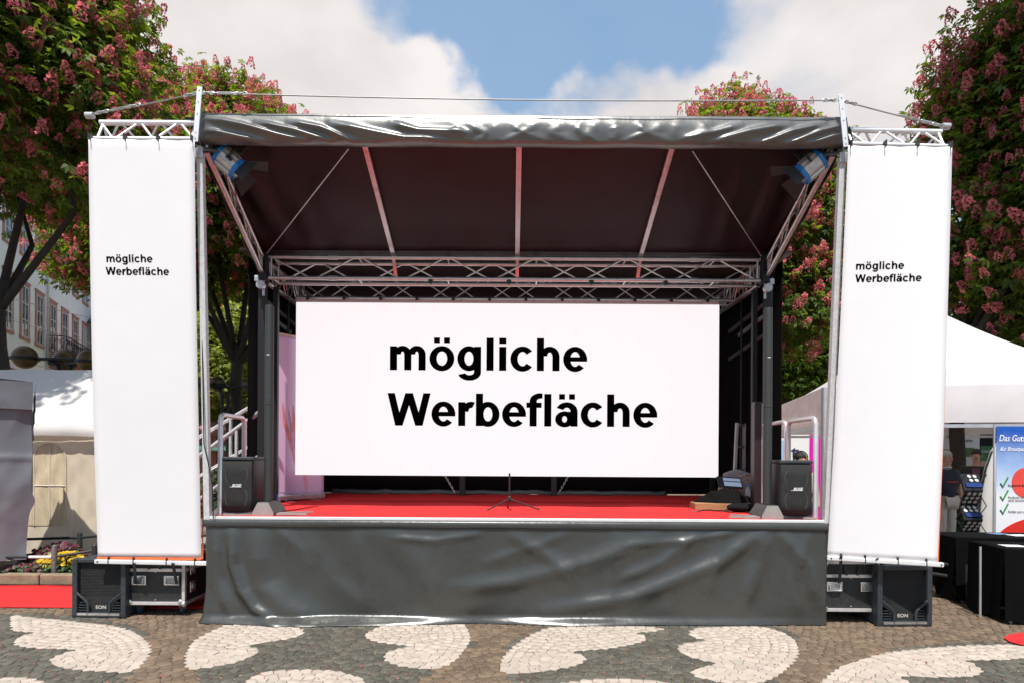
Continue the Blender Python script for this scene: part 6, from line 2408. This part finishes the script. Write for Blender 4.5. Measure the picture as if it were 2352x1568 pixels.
# balcony
c0, c1 = o0 + exd * bay * 1.55, o0 + exd * bay * 3.6
bz = 7.5
MB().box((c0 + c1) / 2 + nd_ * .5 + Vector((0, 0, bz - .15)), ((c1 - c0).length, 1.0, .3), rotw).build('balcony_slab', M_SAND, pal)
MB().box((c0 + c1) / 2 + nd_ * .35 + Vector((0, 0, bz - .5)), ((c1 - c0).length * .8, .6, .4), rotw).build('balcony_console', M_SAND, pal)
bal = MB().bar(c0 + nd_ * 1.0 + Vector((0, 0, bz + 1.15)), c1 + nd_ * 1.0 + Vector((0, 0, bz + 1.15)), .06, .06).build('balcony_railing', M_IRON, pal)
seg = [(c0 + nd_ * .05, c0 + nd_ * 1.0), (c0 + nd_ * 1.0, c1 + nd_ * 1.0), (c1 + nd_ * 1.0, c1 + nd_ * .05)]
for (s0, s1) in seg:
    L = (s1 - s0).length
    for z in (bz + .05, bz + 1.15):
        MB().bar(s0 + Vector((0, 0, z)), s1 + Vector((0, 0, z)), .05, .05).build('rail', M_IRON, bal)
    n = max(2, int(L / .42))
    for i in range(n):
        q0, q1 = s0.lerp(s1, i / n), s0.lerp(s1, (i + 1) / n)
        orn = MB()
        orn.tube(q0 + Vector((0, 0, bz)), q0 + Vector((0, 0, bz + 1.15)), .018, 6)
        orn.tube(q0 + Vector((0, 0, bz + .15)), q1 + Vector((0, 0, bz + 1.0)), .014, 6)
        orn.tube(q0 + Vector((0, 0, bz + 1.0)), q1 + Vector((0, 0, bz + .15)), .014, 6)
        for zz in (.25, .9):
            cc = q0.lerp(q1, .5) + Vector((0, 0, bz + zz))
            dd = (q1 - q0).normalized()
            orn.path([cc + dd * (.10 * math.cos(t)) + Vector((0, 0, .10 * math.sin(t))) for t in [k * .7 for k in range(10)]], .013, 5)
        orn.build('scroll_baluster', M_IRON, bal)

# pale house with red sandstone trim far behind the stairs
ph = thing('pale_house', 'pale house with red sandstone trim far behind the stage stairs', 'building', loc=(-14, 44, 0))
MB().box((-17, 47, 5.5), (26, 6, 11)).build('wall', M_WALL, ph)
MB().box((-17, 43.9, 3.0), (26, .3, .35)).build('string_course', M_SAND, ph)
MB().box((-17, 43.9, .5), (26, .3, 1.0)).build('plinth', M_SAND, ph)
rp = MB()
rp.add([(-30.2, 43.7, 11), (-3.8, 43.7, 11), (-3.8, 47, 14), (-30.2, 47, 14), (-30.2, 50.3, 11), (-3.8, 50.3, 11)], [(0, 1, 2, 3), (3, 2, 5, 4), (0, 3, 4), (1, 5, 2)])
rp.build('roof', M_ROOF, ph)
for x in (-27.5, -24.8, -21.9, -19.0, -16.6, -13.9, -11, -8, -5.5):
    window_kit(ph, Vector((x, 44, 1.2)), Vector((1, 0, 0)), Vector((0, -1, 0)), 1.1, 1.7)
    window_kit(ph, Vector((x, 44, 4.6)), Vector((1, 0, 0)), Vector((0, -1, 0)), 1.1, 2.2)
    window_kit(ph, Vector((x, 44, 8.0)), Vector((1, 0, 0)), Vector((0, -1, 0)), 1.1, 1.8)
kb = thing('market_kiosk', 'small red brown timber kiosk with a green awning behind the stairs', 'kiosk', loc=(-15.3, 33.5, 0))
kx = px(508, 1000, 32).x
MB().box((kx, 32.9, 1.5), (2.3, 1.6, 3.0)).build('wall', M_SAND, kb)
for i in range(5):
    MB().box((kx - .95 + i * .47, 32.07, 1.4), (.42, .05, 2.6)).build('board', mat('red_brown_board', (.30, .12, .08), .8), kb)
MB().prism([(kx - 1.4, 31.4, 2.95), (kx + 1.4, 31.4, 2.95), (kx + 1.4, 33.8, 3.6), (kx - 1.4, 33.8, 3.6)], (0, 0, .1)).build('roof', M_SAND, kb)
MB().prism([(kx - 1.2, 31.0, 1.9), (kx + 1.2, 31.0, 1.9), (kx + 1.2, 32.1, 2.2), (kx - 1.2, 32.1, 2.2)], (0, 0, .05)).build('awning', mat('green_awning', (.05, .16, .12), .7), kb)
# row of houses closing the view on the right
hr = thing('far_town_house', 'pale far town house glimpsed through the right chestnut leaves', 'building', loc=(16, 46, 0))
MB().box((20, 49, 5), (36, 6, 10)).build('wall', M_WALL, hr)
MB().box((20, 45.9, 5.2), (36, .3, .3)).build('string_course', M_SAND, hr)
rp = MB()
rp.add([(1.8, 45.6, 10), (38.2, 45.6, 10), (38.2, 49, 13), (1.8, 49, 13), (1.8, 52.3, 10), (38.2, 52.3, 10)], [(0, 1, 2, 3), (3, 2, 5, 4), (0, 3, 4), (1, 5, 2)])
rp.build('roof', M_ROOF, hr)
for k in range(10):
    for z in (1.2, 6.0):
        window_kit(hr, Vector((4.5 + k * 3.3, 46, z)), Vector((1, 0, 0)), Vector((0, -1, 0)), 1.1, 2.0)

# overhead wires in front of the palace
M_WIREB = mat('overhead_wire', (.03, .03, .03), .6)
for (u0, v0, u1, v1, lb) in ((100, 700, 260, 735, 'upper overhead wire crossing the white palace front'), (40, 735, 260, 795, 'middle overhead wire crossing the white palace windows'),
                             (20, 815, 260, 880, 'lower overhead wire passing above the balcony')):
    a, b = px(u0 - 120, v0 - 120 * (v1 - v0) / (u1 - u0), 24), px(u1 + 200, v1 + 200 * (v1 - v0) / (u1 - u0), 26)
    tag(MB().path([a.lerp(b, t / 10) - Vector((0, 0, .12 * math.sin(t / 10 * math.pi))) for t in range(11)], .013, 6).build('overhead_wire', M_WIREB, smooth=True), lb, 'wire', 'overhead wires by the palace')

# ================================================================== STREET LAMPS WITH BROWN GLOBES
M_GLOBE = mat('smoky_brown_globe', (.11, .07, .022), .38, 0, .5, 2.2, spec=.4)


def globe_lamp(label, y, globes, r_px, post_u, arm_v):
    rad = r_px / F * y
    pb_ = px(post_u, arm_v, y)
    t = thing('globe_street_lamp', label, 'street lamp', 'street lamps with brown globes', loc=(pb_.x, y, 0))
    for dx in (-.09, .09):
        MB().path([(pb_.x + dx, y, 0), (pb_.x + dx, y, pb_.z - .25), (pb_.x + dx * 1.8, y, pb_.z - .06), (pb_.x + dx * 4, y, pb_.z)], .055, 10).build('post', M_IRON, t, smooth=True)
    for (u, v, dy) in globes:
        c = px(u, v, y + dy)
        g_ = MB().ball(c, rad, 28).build('globe', M_GLOBE, t, smooth='full')
        MB().lathe([(rad * .98, -.03), (rad * 1.12, -.03), (rad * 1.12, .03), (rad * .98, .03)], c - Vector((0, 0, rad * .15)), (0, 0, 1), 28).build('globe_ring', M_IRON, g_)
        MB().lathe([(rad * .42, rad * .89), (rad * .25, rad * .98), (.02, rad * 1.01)], c, (0, 0, 1), 20).build('globe_cap', M_IRON, g_, smooth=True)
        MB().tube((pb_.x, y, c.z - rad * .15), c - Vector((0, 0, rad * .15)), .04, 8).build('arm', M_IRON, t, smooth=True)
    return t


globe_lamp('dark multi arm lamp with brown globes above the white marquee', 14.5, ((57, 820, 0), (150, 828, .5), (207, 828, -.3), (265, 822, 0)), 26, 148, 832)
globe_lamp('smaller dark lamp with brown globes beside the left chestnut trunk', 19.5, ((466, 882, -.3), (500, 881, .3), (574, 886, 0)), 18, 517, 888)

# ================================================================== PEOPLE
M_SKIN = mat('skin', (.42, .24, .17), .55, 0, .08, 20)
M_HAIR = mat('dark_hair', (.012, .009, .007), .6, 0, .3, 40, bump=.6, bscale=90)
M_HAIR_G = mat('grey_hair', (.32, .30, .28), .6, 0, .3, 40, bump=.6, bscale=90)


def skin_grow(name, verts, edges, radii, m_, parent, root=0, sub=2):
    me = bpy.data.meshes.new(name)
    me.from_pydata([tuple(v) for v in verts], edges, [])
    o = bpy.data.objects.new(name, me)
    COL.objects.link(o)
    sk = o.modifiers.new('skin', 'SKIN')
    if not me.skin_vertices:
        bpy.context.view_layer.objects.active = o
        bpy.ops.mesh.customdata_skin_add()
    sd = me.skin_vertices[0].data
    for i, r_ in enumerate(radii):
        sd[i].radius = r_ if isinstance(r_, tuple) else (r_, r_)
        sd[i].use_root = (i == root)
    sb = o.modifiers.new('sub', 'SUBSURF')
    sb.levels = sb.render_levels = sub
    dg = bpy.context.evaluated_depsgraph_get()
    out = bpy.data.meshes.new_from_object(o.evaluated_get(dg))
    bpy.data.objects.remove(o)
    out.materials.clear()
    out.materials.append(m_)
    out.polygons.foreach_set('use_smooth', [True] * len(out.polygons))
    return link(name, out, parent)


def person(label, loc, height, face, shirt, trousers, hair, sleeve='short', arm_l=(.0, .02), arm_r=(.0, .02), stride=0.0, shoes=None, jacket_open=None, collar=None, bag=None, headset=False):
    """built facing -Y at 1.75 m, then scaled and turned"""
    t = thing('person', label, 'person', loc=(0, 0, 0))
    s = stride
    J = {'pel': (0, 0, .95), 'waist': (0, 0, 1.08), 'chest': (0, -.01, 1.30), 'nk0': (0, .0, 1.45), 'nk1': (0, -.015, 1.54), 'hd0': (0, -.02, 1.60), 'hd1': (0, -.02, 1.68), 'hd2': (0, -.01, 1.735),
         'hl': (-.095, 0, .93), 'kl': (-.10, -.02 - s * .22, .50), 'al': (-.10, .02 - s * .30, .09), 'fl': (-.11, -.12 - s * .30, .045),
         'hr': (.095, 0, .93), 'kr': (.10, -.02 + s * .12, .50), 'ar': (.10, .02 + s * .34, .09), 'fr': (.11, -.12 + s * .32, .045),
         'sl': (-.19, 0, 1.41), 'el': (-.25 - arm_l[0], .02, 1.14), 'wl': (-.24 - arm_l[0] * .6, -arm_l[1] - .02, .90), 'gl': (-.235 - arm_l[0] * .5, -arm_l[1] - .035, .83),
         'sr': (.19, 0, 1.41), 'er': (.25 + arm_r[0], .02, 1.14), 'wr': (.24 + arm_r[0] * .6, -arm_r[1] - .02, .90), 'gr': (.235 + arm_r[0] * .5, -arm_r[1] - .035, .83)}
    Rd = {'pel': (.135, .10), 'waist': (.125, .095), 'chest': (.15, .105), 'nk0': (.075, .065), 'nk1': .055, 'hd0': (.066, .08), 'hd1': (.076, .095), 'hd2': (.06, .075),
          'hl': .085, 'kl': .058, 'al': .040, 'fl': .036, 'hr': .085, 'kr': .058, 'ar': .040, 'fr': .036,
          'sl': .062, 'el': .042, 'wl': .030, 'gl': (.036, .022), 'sr': .062, 'er': .042, 'wr': .030, 'gr': (.036, .022)}
    E = [('pel', 'waist'), ('waist', 'chest'), ('chest', 'nk0'), ('nk0', 'nk1'), ('nk1', 'hd0'), ('hd0', 'hd1'), ('hd1', 'hd2'), ('pel', 'hl'), ('hl', 'kl'), ('kl', 'al'), ('al', 'fl'), ('pel', 'hr'), ('hr', 'kr'),
         ('kr', 'ar'), ('ar', 'fr'), ('chest', 'sl'), ('sl', 'el'), ('el', 'wl'), ('wl', 'gl'), ('chest', 'sr'), ('sr', 'er'), ('er', 'wr'), ('wr', 'gr')]
    for sd in 'lr':
        g_ = Vector(J['g' + sd])
        sg = -1 if sd == 'l' else 1
        for k in range(4):
            a, b = 'f%d%s0' % (k, sd), 'f%d%s1' % (k, sd)
            J[a] = tuple(g_ + Vector((-sg * .01, -.024 + k * .017, -.05)))
            J[b] = tuple(g_ + Vector((-sg * .025, -.024 + k * .016, -.095 + .012 * abs(k - 1))))
            Rd[a], Rd[b] = .0095, .008
            E += [('g' + sd, a), (a, b)]
        J['t%s' % sd] = tuple(g_ + Vector((-sg * .02, -.045, -.03)))
        Rd['t%s' % sd] = .010
        E.append(('g' + sd, 't%s' % sd))

    def grow(name, keys, m_, grow_by, edges, sub=2, root='pel'):
        ks = list(keys)
        ix = {k: i for i, k in enumerate(ks)}
        rd = []
        for k in ks:
            r_ = Rd[k]
            r_ = r_ if isinstance(r_, tuple) else (r_, r_)
            rd.append((r_[0] + grow_by, r_[1] + grow_by))
        return skin_grow(name, [J[k] for k in ks], [(ix[a], ix[b]) for a, b in edges if a in ix and b in ix], rd, m_, t, ix[root], sub)
    grow('body', J.keys(), M_SKIN, 0, E)
    torso = ['pel', 'waist', 'chest', 'nk0', 'sl', 'sr', 'el', 'er'] + (['wl', 'wr'] if sleeve == 'long' else [])
    if sleeve == 'short':
        full = dict(J)
        J['el'] = tuple(Vector(J['sl']).lerp(Vector(J['el']), .72))
        J['er'] = tuple(Vector(J['sr']).lerp(Vector(J['er']), .72))
        grow('shirt', torso, shirt, .032, E)
        J.update(full)
    else:
        grow('shirt', torso, shirt, .032, E)
    grow('trousers', ['pel', 'hl', 'kl', 'al', 'hr', 'kr', 'ar'], trousers, .014, E)
    for k in ('l', 'r'):
        a, f = Vector(J['a' + k]), Vector(J['f' + k])
        MB().ball((a + f) / 2 + Vector((0, -.02, -.02)), .1, 14, (.48, 1.35, .52)).build('shoe', shoes or M_BLACK, t, smooth='full')
    h = Vector(J['hd1'])
    hm = MB()
    hm.ball(h + Vector((0, .03, .045)), .108, 18, (.84, .98, .80))
    hm.build('hair', hair, t, smooth='full')
    MB().ball(h + Vector((0, -.098, -.015)), .015, 10, (.8, 1.0, 1.5)).build('nose', M_SKIN, t, smooth='full')
    for sg in (-1, 1):
        MB().ball(h + Vector((sg * .09, .0, -.01)), .022, 10, (.35, .8, 1.3)).build('ear', M_SKIN, t, smooth='full')
        MB().ball(h + Vector((sg * .032, -.088, .012)), .0075, 8).build('eye', M_TEXT, t, smooth='full')
    MB().ball(h + Vector((0, -.088, -.055)), .022, 10, (1.2, .4, .35)).build('mouth', mat('lips', (.30, .10, .09), .5), t, smooth='full')
    if collar:
        MB().path([Vector((.075 * math.cos(a), .062 * math.sin(a) - .01, 1.50 - .02 * math.sin(a))) for a in [i * 6.283 / 14 for i in range(15)]], .014, 8).build('collar', collar, t, smooth=True)
    if jacket_open:
        MB().prism([Vector((-.055, -.142, 1.44)), Vector((.055, -.142, 1.44)), Vector((.075, -.142, .95)), Vector((-.075, -.142, .95))], (0, .02, 0)).build('shirt_front', jacket_open, t)
    if bag:
        MB().box((0, .2, 1.2), (.28, .16, .42)).build('backpack', bag, t, bevel=.05)
    if headset:
        MB().path([h + Vector((.115 * math.cos(a), .01, .04 + .10 * math.sin(a))) for a in [i * math.pi / 10 for i in range(11)]], .01, 8).build('headset_band', M_BLACK, t)
        for sg in (-1, 1):
            MB().ball(h + Vector((sg * .105, .01, -.005)), .035, 10, (.5, 1, 1)).build('ear_cup', M_BLACK, t)
    k = height / 1.755
    t.scale = (k, k, k)
    t.rotation_euler.z = face
    t.location = loc
    return t


M_POLO = mat('navy_polo', (.010, .012, .03), .8)
M_CHINO = mat('pale_chinos', (.48, .45, .41), .8, 0, .1, 8, bump=.3, bscale=14)
M_JACK = mat('black_jacket', (.008, .008, .009), .7)
M_CHECK = mat('checked_shirt', (.13, .05, .08), .8, 0, .6, 28)
M_JEANS = mat('dark_jeans', (.02, .025, .04), .8)
pz = Vector((px(2172, 1200, 10.5).x, 10.5, 0))
pp = person('grey haired man in navy polo shirt and pale trousers beside the right banner', pz, 1.73, R(12), M_POLO, M_CHINO, M_HAIR_G, arm_r=(.06, .06), arm_l=(.05, .05), shoes=M_BLACK, collar=mat('pale_blue_collar', (.4, .5, .6), .7))
MB().box((0, -.128, 1.27), (.22, .012, .012)).build('chest_stripe', M_REDP, pp)
MB().lathe([(.034, -.012), (.036, -.012), (.036, .012), (.034, .012)], (.27, -.07, .91), (0, 0, 1), 14).build('wrist_watch', M_CHROME, pp)
pj = Vector((px(2233, 1100, 12.0).x, 11.9, 0))
person('man in dark jacket and checked shirt standing under the right tent', pj, 1.79, R(-38), M_JACK, M_JEANS, M_HAIR, sleeve='long', jacket_open=M_CHECK, arm_l=(.02, .05), arm_r=(.02, .05))
pt3 = Vector((px(1838, 1050, 9.2).x, 9.2, 0))
M_CURL = mat('curly_dark_hair', (.016, .011, .008), .7, 0, .4, 60, bump=1.0, bscale=60)
person('dark curly haired person with headset whose head shows above the right bass speaker', pt3, 1.675, R(4), mat('cream_shirt', (.45, .36, .26), .8), M_JEANS, M_CURL, sleeve='long', headset=True)
pw = Vector((px(571, 1080, 27).x, 27, 0))
person('walker in dark clothes with a backpack far behind the stairs', (px(572, 1080, 25.5).x - .35, 25.5, 0), 1.75, R(80), mat('dark_blue_coat', (.012, .014, .025), .8), M_JEANS, M_HAIR, sleeve='long', stride=.6, bag=M_JACK)
person('second far walker in beige following the one with the backpack', (px(549, 1080, 25.2).x, 25.2, 0), 1.6, R(75), mat('beige_top', (.35, .28, .22), .8), M_JEANS, M_HAIR, sleeve='long', stride=.5)
